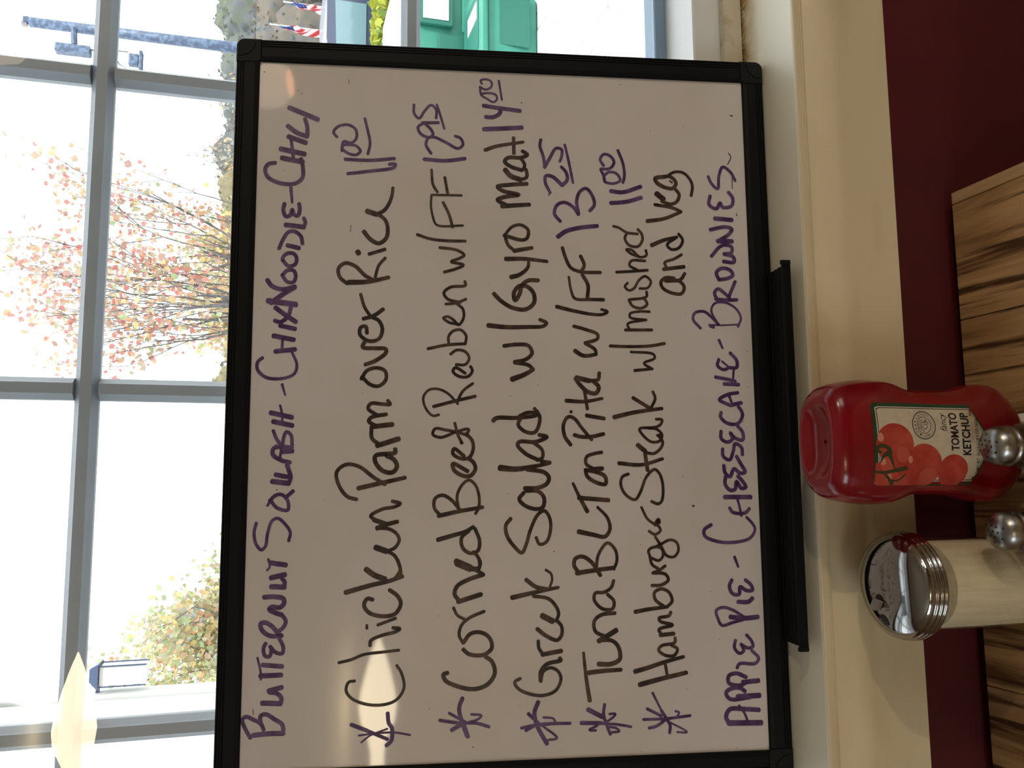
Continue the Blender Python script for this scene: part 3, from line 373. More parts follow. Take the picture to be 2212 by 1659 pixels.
# ------------------------------------------------------------------ table
TZ = .75
def woodmat():
    m = bpy.data.materials.new('oak_plank'); m.use_nodes = True; nt = m.node_tree; b = nt.nodes['Principled BSDF']; N = nt.nodes.new; L = nt.links.new
    tc = N('ShaderNodeTexCoord'); oi = N('ShaderNodeObjectInfo'); ad = N('ShaderNodeVectorMath'); ad.operation = 'ADD'
    mu = N('ShaderNodeMath'); mu.operation = 'MULTIPLY'; mu.inputs[1].default_value = 37.0; L(oi.outputs['Random'], mu.inputs[0])
    L(tc.outputs['Object'], ad.inputs[0]); L(mu.outputs[0], ad.inputs[1])
    mp = N('ShaderNodeMapping'); mp.inputs['Scale'].default_value = (30, 2.2, 6); L(ad.outputs[0], mp.inputs[0])
    nz = N('ShaderNodeTexNoise'); nz.inputs['Scale'].default_value = 1; nz.inputs['Detail'].default_value = 9; nz.inputs['Distortion'].default_value = .9; nz.inputs['Roughness'].default_value = .62; L(mp.outputs[0], nz.inputs[0])
    r = N('ShaderNodeValToRGB'); e_ = r.color_ramp.elements; e_[0].position = .36; e_[0].color = rgb(110, 80, 50); e_[1].position = .64; e_[1].color = rgb(214, 176, 128)
    x = r.color_ramp.elements.new(.47); x.color = rgb(180, 142, 98); L(nz.outputs[0], r.inputs[0])
    mp2 = N('ShaderNodeMapping'); mp2.inputs['Scale'].default_value = (120, 5, 20); L(ad.outputs[0], mp2.inputs[0])
    n2 = N('ShaderNodeTexNoise'); n2.inputs['Scale'].default_value = 1; n2.inputs['Detail'].default_value = 6; L(mp2.outputs[0], n2.inputs[0])
    mr = N('ShaderNodeMapRange'); mr.inputs[1].default_value = .52; mr.inputs[2].default_value = .62; L(n2.outputs[0], mr.inputs[0])
    mx = N('ShaderNodeMix'); mx.data_type = 'RGBA'; mx.inputs[7].default_value = rgb(84, 58, 34); L(r.outputs[0], mx.inputs[6]); L(mr.outputs[0], mx.inputs[0])
    hs = N('ShaderNodeHueSaturation'); mr2 = N('ShaderNodeMapRange'); mr2.inputs[3].default_value = .72; mr2.inputs[4].default_value = 1.1; L(oi.outputs['Random'], mr2.inputs[0]); L(mr2.outputs[0], hs.inputs['Value']); L(mx.outputs[2], hs.inputs['Color'])
    L(hs.outputs[0], b.inputs['Base Color']); b.inputs['Roughness'].default_value = .42
    bpn = N('ShaderNodeBump'); bpn.inputs['Strength'].default_value = .25; bpn.inputs['Distance'].default_value = .001; L(n2.outputs[0], bpn.inputs['Height']); L(bpn.outputs[0], b.inputs['Normal'])
    return m
m_wood = woodmat(); m_edge = mat('light_oak_edge', rgb(214, 182, 138), .45, noise=((60, 3, 60), rgb(160, 122, 80), .46, .66))
m_iron = mat('black_cast_iron', (.02, .02, .02, 1), .5)
table = thing('dining_table', 'rustic plank-top oak table under the windowsill, holding the condiments', 'table', (-.35, .25, 0))
TY0, TY1 = -.16, .6015
xs = [.2475, .1430, .0400, -.0620, -.1645, -.2670, -.3700, -.4720, -.5740, -.6760, -.7790, -.8820, -.9840]
for i in range(len(xs) - 1):
    MB().bbox(xs[i + 1] + .0003, xs[i] - .0003, TY0, TY1, TZ - .032, TZ, .0008).build('plank', m_wood, table)
MB().bbox(.2476, .2582, TY0, TY1, TZ - .032, TZ, .001).build('edge_strip', m_edge, table, label='light oak edge strip')
MB().box(-.9, .16, -.09, .53, TZ - .052, TZ - .0325).build('underframe', m_iron, table)
MB().lathe([(.045, .012), (.045, TZ - .0525)], (-.36, .22, 0), 24).build('pedestal', m_iron, table)
MB().lathe([(.27, 0), (.27, .008), (.06, .012)], (-.36, .22, 0), 40).build('pedestal_base', m_iron, table)

# ------------------------------------------------------------------ ketchup bottle (standing on its cap)
BX, BY = .0322, .534
bot = thing('ketchup_bottle', 'red squeeze bottle of tomato ketchup standing upside down on its white cap', 'bottle', (BX, BY, TZ))
# (height, half width, half depth)
prof = [(.0215, .0140, .0140), (.026, .0205, .0165), (.0321, .0290, .0200), (.0375, .0355, .0225), (.0429, .0398, .0240), (.0487, .0430, .0255), (.0547, .0444, .0264), (.061, .0446, .0268), (.0665, .0441, .0270), (.0725, .0428, .0270), (.0781, .0412, .0270), (.086, .0396, .0270), (.0956, .0388, .0270), (.1128, .0383, .0270), (.1263, .0386, .0270), (.1310, .0397, .0271), (.1353, .0414, .0272), (.1408, .0436, .0273), (.1463, .0448, .0274), (.1545, .0453, .0275), (.1627, .0453, .0275), (.171, .0448, .0275), (.1789, .0438, .0272), (.1860, .0424, .0266), (.1915, .0405, .0256), (.1955, .0378, .0238), (.1985, .0340, .0215), (.1998, .0300, .0188)]
def interp(h, k):
    for a, b in zip(prof, prof[1:]):
        if a[0] <= h <= b[0]: t = (h - a[0]) / (b[0] - a[0]); return a[k] + (b[k] - a[k]) * t
    return prof[-1][k] if h > prof[-1][0] else prof[0][k]
EXP = 2.7
SEG = 72
def ring(hw_, hd_, z, ex=EXP):
    out = []
    for i in range(SEG):
        a = 2 * PI * i / SEG; c, s = math.cos(a), math.sin(a)
        out.append((BX + hw_ * math.copysign(abs(c) ** (2 / ex), c), BY + hd_ * math.copysign(abs(s) ** (2 / ex), s), TZ + z))
    return out
hs = np.concatenate([np.linspace(a[0], b[0], 4)[:-1] for a, b in zip(prof, prof[1:])] + [[prof[-1][0]]])
def smoothprof(h, k):
    # three-tap average keeps the silhouette soft
    d = .0022; return (interp(max(prof[0][0], h - d), k) + 2 * interp(h, k) + interp(min(prof[-1][0], h + d), k)) / 4
v = []; f = []
for h in hs: v += ring(smoothprof(h, 1), smoothprof(h, 2), h, 2.0 + (EXP - 2) * min(1, (h - .0215) / .03))
# concave base (now on top) : rim then dished centre
for sc, z in ((.93, .2001), (.86, .1990), (.78, .1968), (.66, .1946), (.5, .1930), (.3, .1922), (.12, .1920)): v += ring(.0300 * sc, .0188 * sc, z, 2.5)
n_ = len(v) // SEG
for k in range(n_ - 1):
    for i in range(SEG): j = (i + 1) % SEG; f.append((k * SEG + i, k * SEG + j, (k + 1) * SEG + j, (k + 1) * SEG + i))
f.append(tuple(range(SEG))[::-1]); f.append(tuple((n_ - 1) * SEG + i for i in range(SEG)))
m_ket = mat('ketchup_red_plastic', rgb(136, 10, 24), .2, coat=.25, spec=.45, noise=(26, rgb(116, 8, 20), .4, .7), bump=(18, .12))
MB().add(v, f).build('bottle_body', m_ket, bot, smooth=True)
MB().tube([(BX + dx, BY + dy, TZ + .1926) for dx, dy in ((-.0012, 0), (.0012, 0))], .0010, 8).build('moulding_nub', m_ket, bot)
m_capw = mat('white_cap_plastic', rgb(222, 220, 212), .35)
cp = [(.0225, 0), (.0238, .0015), (.0236, .012), (.0222, .018), (.0190, .0212)]
MB().lathe(cp, (BX, BY, TZ), 48, 1.0, .86).build('cap', m_capw, bot, smooth=35, label='white plastic cap')
def bs(u, h, lift=0.0):
    """point on the front of the bottle; u is distance from the bottle axis"""
    a = min(.999, abs(u) / smoothprof(h, 1)); y = smoothprof(h, 2) * (1 - a ** EXP) ** (1 / EXP)
    return Vector((BX + u, BY - y - .00012 - lift, TZ + h))
LX = -BX   # label u coordinates are measured from world x = 0
def lb(x, h, lift=0.0): return bs(x * .001 + LX, h * .001, lift)
def rows(mb, lo, hi, h0, h1, lift, nh=30, nx=14):
    v = []; f = []
    for i in range(nh + 1):
        h = h0 + (h1 - h0) * i / nh; a, b = lo(h), hi(h)
        for j in range(nx + 1): v.append(lb(a + (b - a) * j / nx, h, lift))
    for i in range(nh):
        for j in range(nx): p = i * (nx + 1) + j; f.append((p, p + 1, p + nx + 2, p + nx + 1))
    mb.add(v, f)
def side(x_in, x_out, hlow, hside, c=29.5, rad=3.0, htop=172.5):
    """right/left edge of the label at height h: rounded top corner, tapered foot"""
    def fn(h):
        x = x_out
        if h < hside: t = (hside - h) / (hside - hlow); x = x_out + (x_in - x_out) * (t ** .8)
        if h > htop - rad: d = h - (htop - rad); x = x_out - math.copysign(rad - math.sqrt(max(0, rad * rad - d * d)), x_out - c)
        return x
    return fn
m_green = mat('label_green', rgb(38, 66, 44), .4); m_lab = mat('label_cream', rgb(206, 192, 170), .4, noise=(160, rgb(196, 182, 160), .4, .7)); m_tint = mat('label_black_ink', rgb(34, 30, 30), .4)
m_tom = mat('tomato_print', rgb(172, 54, 44), .4, noise=(90, rgb(194, 84, 66), .4, .7)); m_tom2 = mat('tomato_print_light', rgb(206, 120, 96), .4); m_tomS = mat('tomato_print_mid', rgb(188, 84, 68), .4); m_tom3 = mat('tomato_print_pale', rgb(208, 140, 120), .4); m_stem = mat('stem_print', rgb(62, 62, 36), .4)
m_line = mat('label_white_line', rgb(222, 214, 200), .4)
mb = MB(); rows(mb, side(20, 0.2, 76.2, 85), side(40, 58.6, 76.2, 85), 76.2, 172.5, .0)
lab = mb.build('label', m_green, bot, smooth=True, fix=False, label='cream and green front label, fancy TOMATO KETCHUP')
mb = MB(); rows(mb, side(21, 3.0, 77.6, 86, rad=1, htop=169.3), side(39.5, 55.9, 77.6, 86, rad=1, htop=169.3), 77.6, 169.3, .00006); mb.build('label_border', m_line, lab, fix=False)
mb = MB(); rows(mb, side(21.5, 3.6, 78.2, 86.3, rad=1, htop=168.6), side(39, 55.3, 78.2, 86.3, rad=1, htop=168.6), 78.2, 168.6, .00012); mb.build('label_rule', m_tint, lab, fix=False)
mb = MB(); rows(mb, side(21.5, 4.2, 78.8, 86.6, rad=1, htop=168), side(39, 54.7, 78.8, 86.6, rad=1, htop=168), 78.8, 168, .00018); mb.build('label_ground', m_lab, lab, fix=False)
def disc(mb, cx_, cy_, rx, ry, lift, xmin=.4, hmax=171.5):
    def lo(h): t = max(0, 1 - ((h - cy_) / ry) ** 2) ** .5; return max(xmin + (max(0, h - 168) * .3), cx_ - rx * t)
    def hi(h): t = max(0, 1 - ((h - cy_) / ry) ** 2) ** .5; return max(xmin + (max(0, h - 168) * .3), cx_ + rx * t)
    rows(mb, lo, hi, max(cy_ - ry, 77), min(cy_ + ry, hmax), lift, 26, 10)
def picture(shapes, name, m, lift):
    mb = MB()
    for i, s_ in enumerate(shapes): disc(mb, *s_, lift + i * .00001)
    mb.build(name, m, lab, fix=False)
picture([(5, 165, 12, 14), (5, 148, 14, 12)], 'printed_tomato', m_tom, .00022)
picture([(29.3, 155, 14.6, 16)], 'printed_tomato', m_tom, .00025)
picture([(10.6, 104.6, 11.6, 12.8)], 'printed_tomato', m_tom, .00027)
picture([(14.6, 130.4, 15.2, 15.6)], 'printed_tomato', m_tom, .00029)
picture([(22, 149, 5.5, 5.5), (6.5, 126, 6, 8), (15, 162, 5, 6), (9, 159, 4, 3)], 'print_shine', m_tomS, .00033)
picture([(34, 167, 3.2, 2.6), (18.5, 142.5, 2.6, 1.9), (6, 160, 2.2, 2.2), (17, 165.5, 2.6, 2.2)], 'print_highlight', m_tom3, .00036)
mb = MB()
for P, w0, w1 in (([(25.5, 171), (28, 167), (26.5, 161), (23, 159)], 2.6, 3.2), ([(23.4, 159.5), (21, 165), (16.6, 167.5)], 4.5, .8), ([(22.5, 160.5), (17, 158), (11.9, 155.8)], 3.6, .8), ([(23, 167), (25.5, 170.5)], 1.5, 2.2),
                  ([(10, 172), (9.4, 166), (10.5, 157), (12.5, 146)], 1.6, 3.0), ([(9.8, 165), (6, 161), (1.4, 156.5)], 1.4, 2.8), ([(3.8, 158), (4, 152), (8, 146.5)], 1.2, 1.2)):
    ribbon(mb, catmull(P, 5), w0, w1, lb, .00040)
mb.build('printed_stem', m_stem, lab, fix=False)
_dg = None
def textmesh(txt, size, shear=0, off=0.0, space=1.0):
    cu = bpy.data.curves.new('t', 'FONT'); cu.body = txt; cu.size = size; cu.shear = shear; cu.offset = off; cu.resolution_u = 3; cu.space_character = space
    o = bpy.data.objects.new('t', cu); COL.objects.link(o); bpy.context.view_layer.update()
    me = bpy.data.meshes.new_from_object(o.evaluated_get(bpy.context.evaluated_depsgraph_get()))
    v = [tuple(q.co) for q in me.vertices]; f = [tuple(p.vertices) for p in me.polygons]
    bpy.data.objects.remove(o); bpy.data.curves.remove(cu); bpy.data.meshes.remove(me); return v, f
def label_text(txt, x0, x1, h0, h1, shear=0, off=0.0, m=None, base=0.0, cap=None):
    v, f = textmesh(txt, 10, shear, off); a = min(p[0] for p in v); b = max(p[0] for p in v); c = min(p[1] for p in v) if cap is None else 0; d = max(p[1] for p in v) if cap is None else cap
    mb = MB(); mb.add([lb(x0 + (p[0] - a) / (b - a) * (x1 - x0), h0 + (p[1] - c) / (d - c) * (h1 - h0), .0003) for p in v], f); return mb.build('printed_word', m or m_tint, lab, fix=False)
label_text('TOMATO', 24.9, 52.3, 99.6, 106.8, off=.28)
label_text('KETCHUP', 21.7, 52.5, 89.4, 96.8, off=.28)
label_text('fancy', 38.8, 52.2, 107.8, 115.4, shear=.35, off=-.02)
label_text('NET WT. 20 OZ (1 LB 4 OZ) 567 g', 10.2, 47.8, 81.2, 84.6, off=.05)
# round badge: rings, arched word, line-drawn lion head
def circ(cx_, cy_, r, a0=0, a1=360, n=48): return [(cx_ + r * math.cos(math.radians(a0 + (a1 - a0) * i / n)), cy_ + r * math.sin(math.radians(a0 + (a1 - a0) * i / n))) for i in range(n + 1)]
mb = MB(); CX, CY = 42.9, 129.2
ribbon(mb, circ(CX, CY, 9.9), .55, .55, lb, .0003); ribbon(mb, circ(CX, CY, 9.1), .16, .16, lb, .0003); ribbon(mb, circ(CX, CY, 5.9), .4, .4, lb, .0003)
for a0, a1, r in ((-35, 15, 8.0), (-30, 5, 7.2), (165, 215, 8.0), (172, 210, 7.2)): ribbon(mb, circ(CX, CY, r, a0, a1, 10), .12, .35, lb, .0003)
for P, w in (([(-3.2, 3.2), (-1.5, 4.6), (1.2, 4.6), (3.2, 3.2), (4.1, .8)], .5), ([(-2.4, 2.2), (-.6, 3.4), (1.4, 3.2), (2.8, 1.6), (3.1, -.8)], .45), ([(-.6, 2.2), (1, 2), (2, .4), (1.8, -1.6)], .5),
             ([(-3.9, .6), (-2.8, 2.4), (-1.2, 1.9), (-2, .9), (-3.9, .6)], .4), ([(-3.4, -.4), (-2.2, -.6), (-2.9, -1.8), (-1.4, -2.2), (-1.8, -3.2), (-.4, -3)], .42), ([(-.4, -3), (.8, -2), (.6, -.4), (-.4, .6)], .5),
             ([(.9, -3.6), (2.4, -3), (3.9, -1.2)], .55), ([(3.4, -2.6), (4.6, -.6)], .35), ([(2.2, -.4), (2.6, -2.2)], .7), ([(-4.6, 1.6), (-4.9, -.8)], .3), ([(-1.2, .6), (-.8, 1.1)], .6)):
    ribbon(mb, catmull([(CX + a, CY + b) for a, b in P], 4), w, w * .6, lb, .0003)
for i in range(9):   # worn, unreadable small print on the lower arc
    a = math.radians(-150 + i * 15); ribbon(mb, [(CX + 7 * math.cos(a), CY + 7 * math.sin(a)), (CX + 8 * math.cos(a), CY + 8 * math.sin(a))], .22, .22, lb, .0003)
for i, ch in enumerate('MONARCH'):
    v, f = textmesh(ch, 2.35, off=.02); wch = max(p[0] for p in v) + min(p[0] for p in v); a = math.radians(152 - i * 20.6)
    mb.add([lb(CX + (6.75 + p[1]) * math.cos(a) + (p[0] - wch / 2) * math.sin(a), CY + (6.75 + p[1]) * math.sin(a) - (p[0] - wch / 2) * math.cos(a), .0003) for p in v], f)
mb.build('badge', m_tint, lab, fix=False)
mb = MB(); ribbon(mb, circ(51.5, 87.6, 1.3), .22, .22, lb, .0003); ribbon(mb, catmull([(51, 88.2), (51, 87.2), (51.5, 86.9), (52, 87.2), (52, 88.2)], 3), .22, .22, lb, .0003); mb.build('printed_mark', m_tint, lab, fix=False)

# ------------------------------------------------------------------ sugar pourer
m_chrome = mat('polished_steel', (.40, .40, .40, 1), .09, metal=1.0, noise=(40, (.34, .33, .32, 1), .4, .7), bump=(25, .05))
m_sugar = mat('white_sugar', rgb(232, 220, 190), .8, coat=.0, noise=((160, 160, 20), rgb(214, 200, 170), .35, .7), bump=(900, .4))
m_jar = glassmat('clear_jar_glass', (.97, .975, .96, 1), 1.45, .03)
SX, SY = -.0710, .530
pour = thing('sugar_pourer', 'glass sugar dispenser full of white sugar with a domed chrome pouring lid', 'sugar pourer', (SX, SY, TZ))
NS = 80
jar = [(.026, .0), (.0300, .0012), (.0318, .006), (.0322, .02), (.0326, .07), (.0329, .11), (.0327, .120), (.0318, .129)]
v = []; f = []
for r, z in jar:
    for i in range(NS):
        a = 2 * PI * i / NS; rr = r * (1 + .010 * math.cos(a * 16) * (1 if .004 < z < .12 else 0)); v.append((SX + rr * math.cos(a), SY + rr * math.sin(a), TZ + z))
for k in range(len(jar) - 1):
    for i in range(NS): j = (i + 1) % NS; f.append((k * NS + i, k * NS + j, (k + 1) * NS + j, (k + 1) * NS + i))
f.append(tuple(range(NS))[::-1])
MB().add(v, f).build('jar', m_jar, pour, smooth=True, label='clear fluted glass jar')
MB().lathe([(.024, .0025), (.0292, .004), (.0302, .008), (.0309, .03), (.0312, .075), (.0310, .108), (.0300, .116), (.012, .119)], (SX, SY, TZ), NS).build('sugar', m_sugar, pour, smooth=30, kind='stuff', label='white sugar filling the jar')
lid = [(.0325, .1290), (.0366, .1302), (.0380, .1306), (.0386, .1316), (.0380, .1328), (.0370, .1334), (.0380, .1342), (.0385, .1352), (.0379, .1364), (.0369, .1370), (.0378, .1378), (.0382, .1388), (.0375, .1400), (.0367, .1405), (.0371, .1416), (.0368, .1434), (.0358, .1452), (.0335, .1478), (.0300, .1504), (.0250, .1528), (.0190, .1546), (.0120, .1557), (.0050, .1561), (.0006, .1562)]
lido = MB().lathe(lid, (SX, SY, TZ), 96).build('lid', m_chrome, pour, smooth=True, label='chrome dome lid with threaded rim')
def dome(x, y, up=.0003):   # height of the dome at plan offset (x, y)
    r = math.hypot(x, y); 
    for (r0, z0), (r1, z1) in zip(lid[14:], lid[15:]):
        if r1 <= r <= r0: return TZ + z0 + (z1 - z0) * (r0 - r) / (r0 - r1) + up
    return TZ + .1562 + up
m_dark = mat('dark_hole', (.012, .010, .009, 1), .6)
def spot(cx_, cy_, rx, ry, rot, name, m, parent, up=.00035):
    mb = MB(); v = [(SX + cx_, SY + cy_, dome(cx_, cy_, up))]
    for i in range(20):
        a = 2 * PI * i / 20; px, py = rx * math.cos(a), ry * math.sin(a); x = cx_ + px * math.cos(rot) - py * math.sin(rot); y = cy_ + px * math.sin(rot) + py * math.cos(rot); v.append((SX + x, SY + y, dome(x, y, up)))
    mb.add(v, [(0, 1 + i, 1 + (i + 1) % 20) for i in range(20)]); return mb.build(name, m, parent, fix=False)
spot(-.0235, .0000, .0042, .0030, .6, 'pour_hole', m_dark, lido)
# hinged flap standing a little open above the hole
mb = MB(); v = []
for sgn, up in ((0, .0006), (1, .0015)):
    for x, y, h in ((-.0100, -.0040, .0), (-.0085, .0060, .0), (-.0150, .0075, .0030), (-.0170, .0020, .0040), (-.0158, -.0035, .0028)): v.append((SX + x, SY + y, dome(x, y, up) + h))
mb.add(v, [(4, 3, 2, 1, 0), (5, 6, 7, 8, 9)] + [(i, (i + 1) % 5, 5 + (i + 1) % 5, 5 + i) for i in range(5)]).build('pour_flap', m_chrome, lido)
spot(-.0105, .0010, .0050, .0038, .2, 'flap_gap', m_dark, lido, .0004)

# ------------------------------------------------------------------ shakers
m_cap2 = mat('worn_steel_cap', (.42, .42, .41, 1), .30, metal=1.0, noise=(90, (.28, .27, .26, 1), .42, .62), bump=(60, .2))
m_pepper = mat('ground_pepper', rgb(92, 76, 56), .9, noise=(900, rgb(36, 28, 22), .45, .55)); m_salt = mat('table_salt', rgb(206, 200, 190), .9, noise=(900, rgb(180, 172, 160), .4, .6))
m_sg = glassmat('shaker_glass', (.93, .93, .91, 1), 1.5, .02, 1.3)
def shaker(x, y, label, mc, clabel, fill, seed):
    s_ = thing('shaker', label, 'shaker', (x, y, TZ), group='glass shakers with steel caps')
    MB().lathe([(.0150, 0), (.0186, .001), (.0194, .006), (.0192, .03), (.0182, .055), (.0165, .070), (.0142, .079), (.0118, .083)], (x, y, TZ), 10).build('glass_body', m_sg, s_, smooth=20)
    MB().lathe([(.0130, .003), (.0166, .0045), (.0172, .010), (.0170, .03), (.0160, fill - .008), (.0146, fill)], (x, y, TZ), 20).build('filling', mc, s_, kind='stuff', label=clabel)
    cap = MB().lathe([(.0118, .0815), (.0139, .0822), (.0143, .0832), (.0139, .0846), (.0131, .0854), (.0133, .0872), (.0139, .0885), (.0138, .0905), (.0133, .0930), (.0122, .0955), (.0104, .0977), (.0078, .0994), (.0045, .1004), (.0015, .1008), (.0002, .1009)], (x, y, TZ), 48).build('cap', m_cap2, s_, smooth=True, label='domed steel cap with small holes')
    rnd = random.Random(seed); mb = None
    pts = [(0, 0)] + [(.0040 * math.cos(a), .0040 * math.sin(a)) for a in (.3, 1.35, 2.4, 3.4, 4.5, 5.5)] + [(.0078 * math.cos(a), .0078 * math.sin(a)) for a in (.1, 1.0, 2.0, 3.0, 4.0, 5.0)]
    for px, py in pts:
        r = math.hypot(px, py); z = .1009 - r * r * 26; nx_, ny_ = px * 52, py * 52; nrm = Vector((nx_, ny_, 1)).normalized(); t1 = nrm.cross(Vector((0, 1, 0))).normalized(); t2 = nrm.cross(t1)
        c = Vector((x + px, y + py, TZ + z)) + nrm * .00012
        MB().add([c + t1 * .0008 * math.cos(k * PI / 4) + t2 * .0008 * math.sin(k * PI / 4) for k in range(8)], [tuple(range(8))]).build('cap_hole', m_dark, cap, fix=False)
    return s_
shaker(.0272, .4815, 'glass pepper shaker with a dimpled steel cap in front of the ketchup bottle', m_pepper, 'ground pepper', .072, 3)
shaker(-.0312, .4815, 'glass shaker with a scuffed steel cap standing right before the sugar pourer', mat('dark_pepper', rgb(70, 44, 34), .9, noise=(900, rgb(30, 20, 18), .45, .55)), 'dark ground filling', .066, 5)

# ------------------------------------------------------------------ lamps in the dining room (behind the photographer)
m_brass = mat('aged_brass', (.35, .25, .12, 1), .3, metal=1.0)
WARM = (1, .80, .52)
def point(name, loc, e_, r, col=WARM):
    d = bpy.data.lights.new(name, 'POINT'); d.energy = e_; d.shadow_soft_size = r; d.color = col
    o = bpy.data.objects.new(name, d); COL.objects.link(o); o.location = loc; return o
def pendant(x, y, zb_, r, h, label, shade, openb):
    p = thing('pendant_lamp', label, 'lamp', (x, y, RZ1), group='pendant lamps over the dining room')
    MB().lathe([(.06, -.03), (.06, -.001)], (x, y, RZ1), 24).build('ceiling_rose', m_brass, p)
    MB().tube([(x, y, RZ1 - .03), (x, y, zb_ + h + .04)], .004, 8).build('cord', m_black, p)
    MB().lathe([(.028, zb_ + h - .005), (.028, zb_ + h + .045)], (x, y, 0), 24).build('lamp_holder', m_brass, p)
    MB().lathe([(r * .55, zb_), (r * .9, zb_ + h * .18), (r, zb_ + h * .42), (r * .85, zb_ + h * .7), (r * .5, zb_ + h * .92), (.027, zb_ + h)], (x, y, 0), 32, cap=False).build('lamp_shade', shade, p, smooth=True)
    return p
m_shade = mat('lit_amber_glass', (.9, .6, .35, 1), .4, emit=((1, .80, .58, 1), 2.6)); m_shade2 = mat('green_enamel', (.03, .05, .04, 1), .4)
pendant(1.86, -2.3, 2.33, .11, .25, 'small amber glass pendant lamp, the one nearer the red wall', m_shade, 0)
pendant(2.05, -1.35, 2.22, .13, .16, 'dark enamel pendant lamp with a bright bulb over the next table', m_shade2, 1)
point('pendant_bulb_light', (2.05, -1.35, 2.20), 46, .045)
MB().lathe([(.003, -.032), (.022, -.022), (.03, 0), (.022, .02), (.013, .034), (.013, .05)], (2.05, -1.35, 2.26), 20).build('lamp_bulb', mat('bulb_glow', (1, .8, .5, 1), .3, emit=((1, .78, .5, 1), 30)), None, smooth=True)
_b = bpy.data.objects['lamp_bulb']; _b.parent = [o for o in COL.objects if o.name.startswith('pendant_lamp')][-1]; _b.matrix_parent_inverse = Matrix.Translation(-wloc(_b.parent))
# long tapered glass fixture near the back of the room, seen only as the glare on the board and the glass
lf = thing('long_ceiling_lamp', 'long tapered glass lamp hanging near the back of the room', 'lamp', (-1.9, -6.3, RZ1))
pr = [(.004, 0), (.05, .12), (.105, .30), (.150, .48), (.165, .60), (.150, .72), (.085, .86), (.060, .98), (.055, 1.35), (.058, 1.8)]
v = []; f = []; sg = 20
for r, t in pr:
    for k in range(sg): a = 2 * PI * k / sg; v.append((-1.27 - t, -6.3 + r * math.cos(a), 2.76 + r * math.sin(a)))
for i in range(len(pr) - 1):
    for k in range(sg): j = (k + 1) % sg; f.append((i * sg + k, i * sg + j, (i + 1) * sg + j, (i + 1) * sg + k))
MB().add(v, f).build('lamp_shade', mat('lit_frosted_glass', (1, .9, .7, 1), .4, emit=((1, .84, .58, 1), 15.0)), lf, smooth=True)
for xx in (-1.75, -2.75): MB().tube([(xx, -6.3, RZ1 - .001), (xx, -6.3, 2.85)], .005, 6).build('lamp_rod', m_brass, lf)

# ------------------------------------------------------------------ outdoors
GZ = -.572
R = random.Random(11)
MB().box(-60, 70, 3.3, 160, GZ - .5, GZ - .06).build('ground', mat('asphalt', rgb(150, 152, 154), .8, noise=(1.5, rgb(136, 138, 142), .4, .7)), kind='structure')
MB().box(-6, 8, .845, 3.3, GZ - .5, GZ - .06).build('walkway', mat('concrete_walk', rgb(205, 203, 196), .8), kind='structure')
# brick paving outside, laid one by one where the window shows it
pav = thing('paving', None, None, (2.8, 5.0, GZ), kind='structure')
m_pav = [mat('paver_%s' % n, c, .8, noise=(20, rgb(208, 208, 206), .4, .8)) for n, c in (('sand', rgb(222, 222, 222)), ('stone', rgb(214, 216, 218)), ('cream', rgb(224, 223, 220)))]
base = []
for k in range(3):
    mb = MB(); mb.bbox(-.144, .144, -.094, .094, -.05, 0, .008); o = mb.build('paver', m_pav[k], pav); base.append(o)
first = [True] * 3
c_ = 0
for j in range(14):
    for i in range(22):
        x = .35 + i * .3 + (.15 if j % 2 else 0); y = 3.42 + j * .2
        if x / y > .8 or x / y < .10: continue
        k = R.randrange(3); o = base[k] if first[k] else dup(base[k], pav)
        first[k] = False; o.location = (x, y, GZ + R.uniform(-.004, .004)); c_ += 1
MB().box(-.9, 6.4, 3.305, 6.3, GZ - .059, GZ - .051).build('joint_sand', mat('joint_sand', rgb(150, 144, 134), .9), pav)
# asphalt drive strip and brown kerb to the right of the bins
MB().bbox(4.05, 4.2, 5.0, 9.0, GZ - .05, GZ + .06, .01).build('kerb', mat('brown_kerb', rgb(140, 118, 112), .8), kind='structure')

m_bin = mat('green_bin_plastic', rgb(52, 134, 114), .45, noise=(8, rgb(58, 140, 120), .4, .7)); m_bind = mat('dark_green_plastic', rgb(36, 108, 92), .5); m_stk = mat('white_sticker', rgb(225, 225, 222), .5)
def slopebox(mb, x0, x1, y0, y1, z0, z1, inset, b=.03):
    bm = bmesh.new(); bmesh.ops.create_cube(bm, size=1)
    for q in bm.verts:
        k = inset if q.co.z < 0 else 0
        q.co = Vector(((x0 + x1) / 2 + q.co.x * (x1 - x0 - 2 * k), (y0 + y1) / 2 + q.co.y * (y1 - y0 - 2 * k), (z0 + z1) / 2 + q.co.z * (z1 - z0)))
    bmesh.ops.bevel(bm, geom=list(bm.edges), offset=b, segments=3, affect='EDGES', profile=.5); bm.verts.index_update()
    mb.add([q.co[:] for q in bm.verts], [[q.index for q in f_.verts] for f_ in bm.faces]); bm.free()
big = thing('recycling_bin', 'large green plastic bin with a white lid edge and a wide opening, on the pavers', 'bin', (3.75, 6.75, GZ))
mb = MB(); slopebox(mb, 3.15, 4.12, 6.45, 7.3, GZ, .36, .04); mb.build('bin_body', m_bin, big, smooth=40)
mb = MB(); slopebox(mb, 3.12, 4.16, 6.43, 7.33, .362, .44, .0, .03); mb.build('bin_lid', mat('pale_lid', rgb(205, 225, 218), .45), big, smooth=40, label='pale lid edge')
MB().bbox(3.72, 4.06, 6.405, 6.448, -.02, .27, .012).build('opening_surround', m_bind, big)
MB().bbox(3.76, 4.02, 6.395, 6.404, .02, .23, .002).build('opening_contents', m_stk, big, label='white papers in the opening')
MB().bbox(3.25, 3.66, 6.432, 6.449, -.45, .10, .008).build('raised_panel', m_bind, big)
MB().bbox(3.46, 3.62, 6.426, 6.431, -.27, -.14, .001).build('sticker', m_stk, big, label='white sticker')
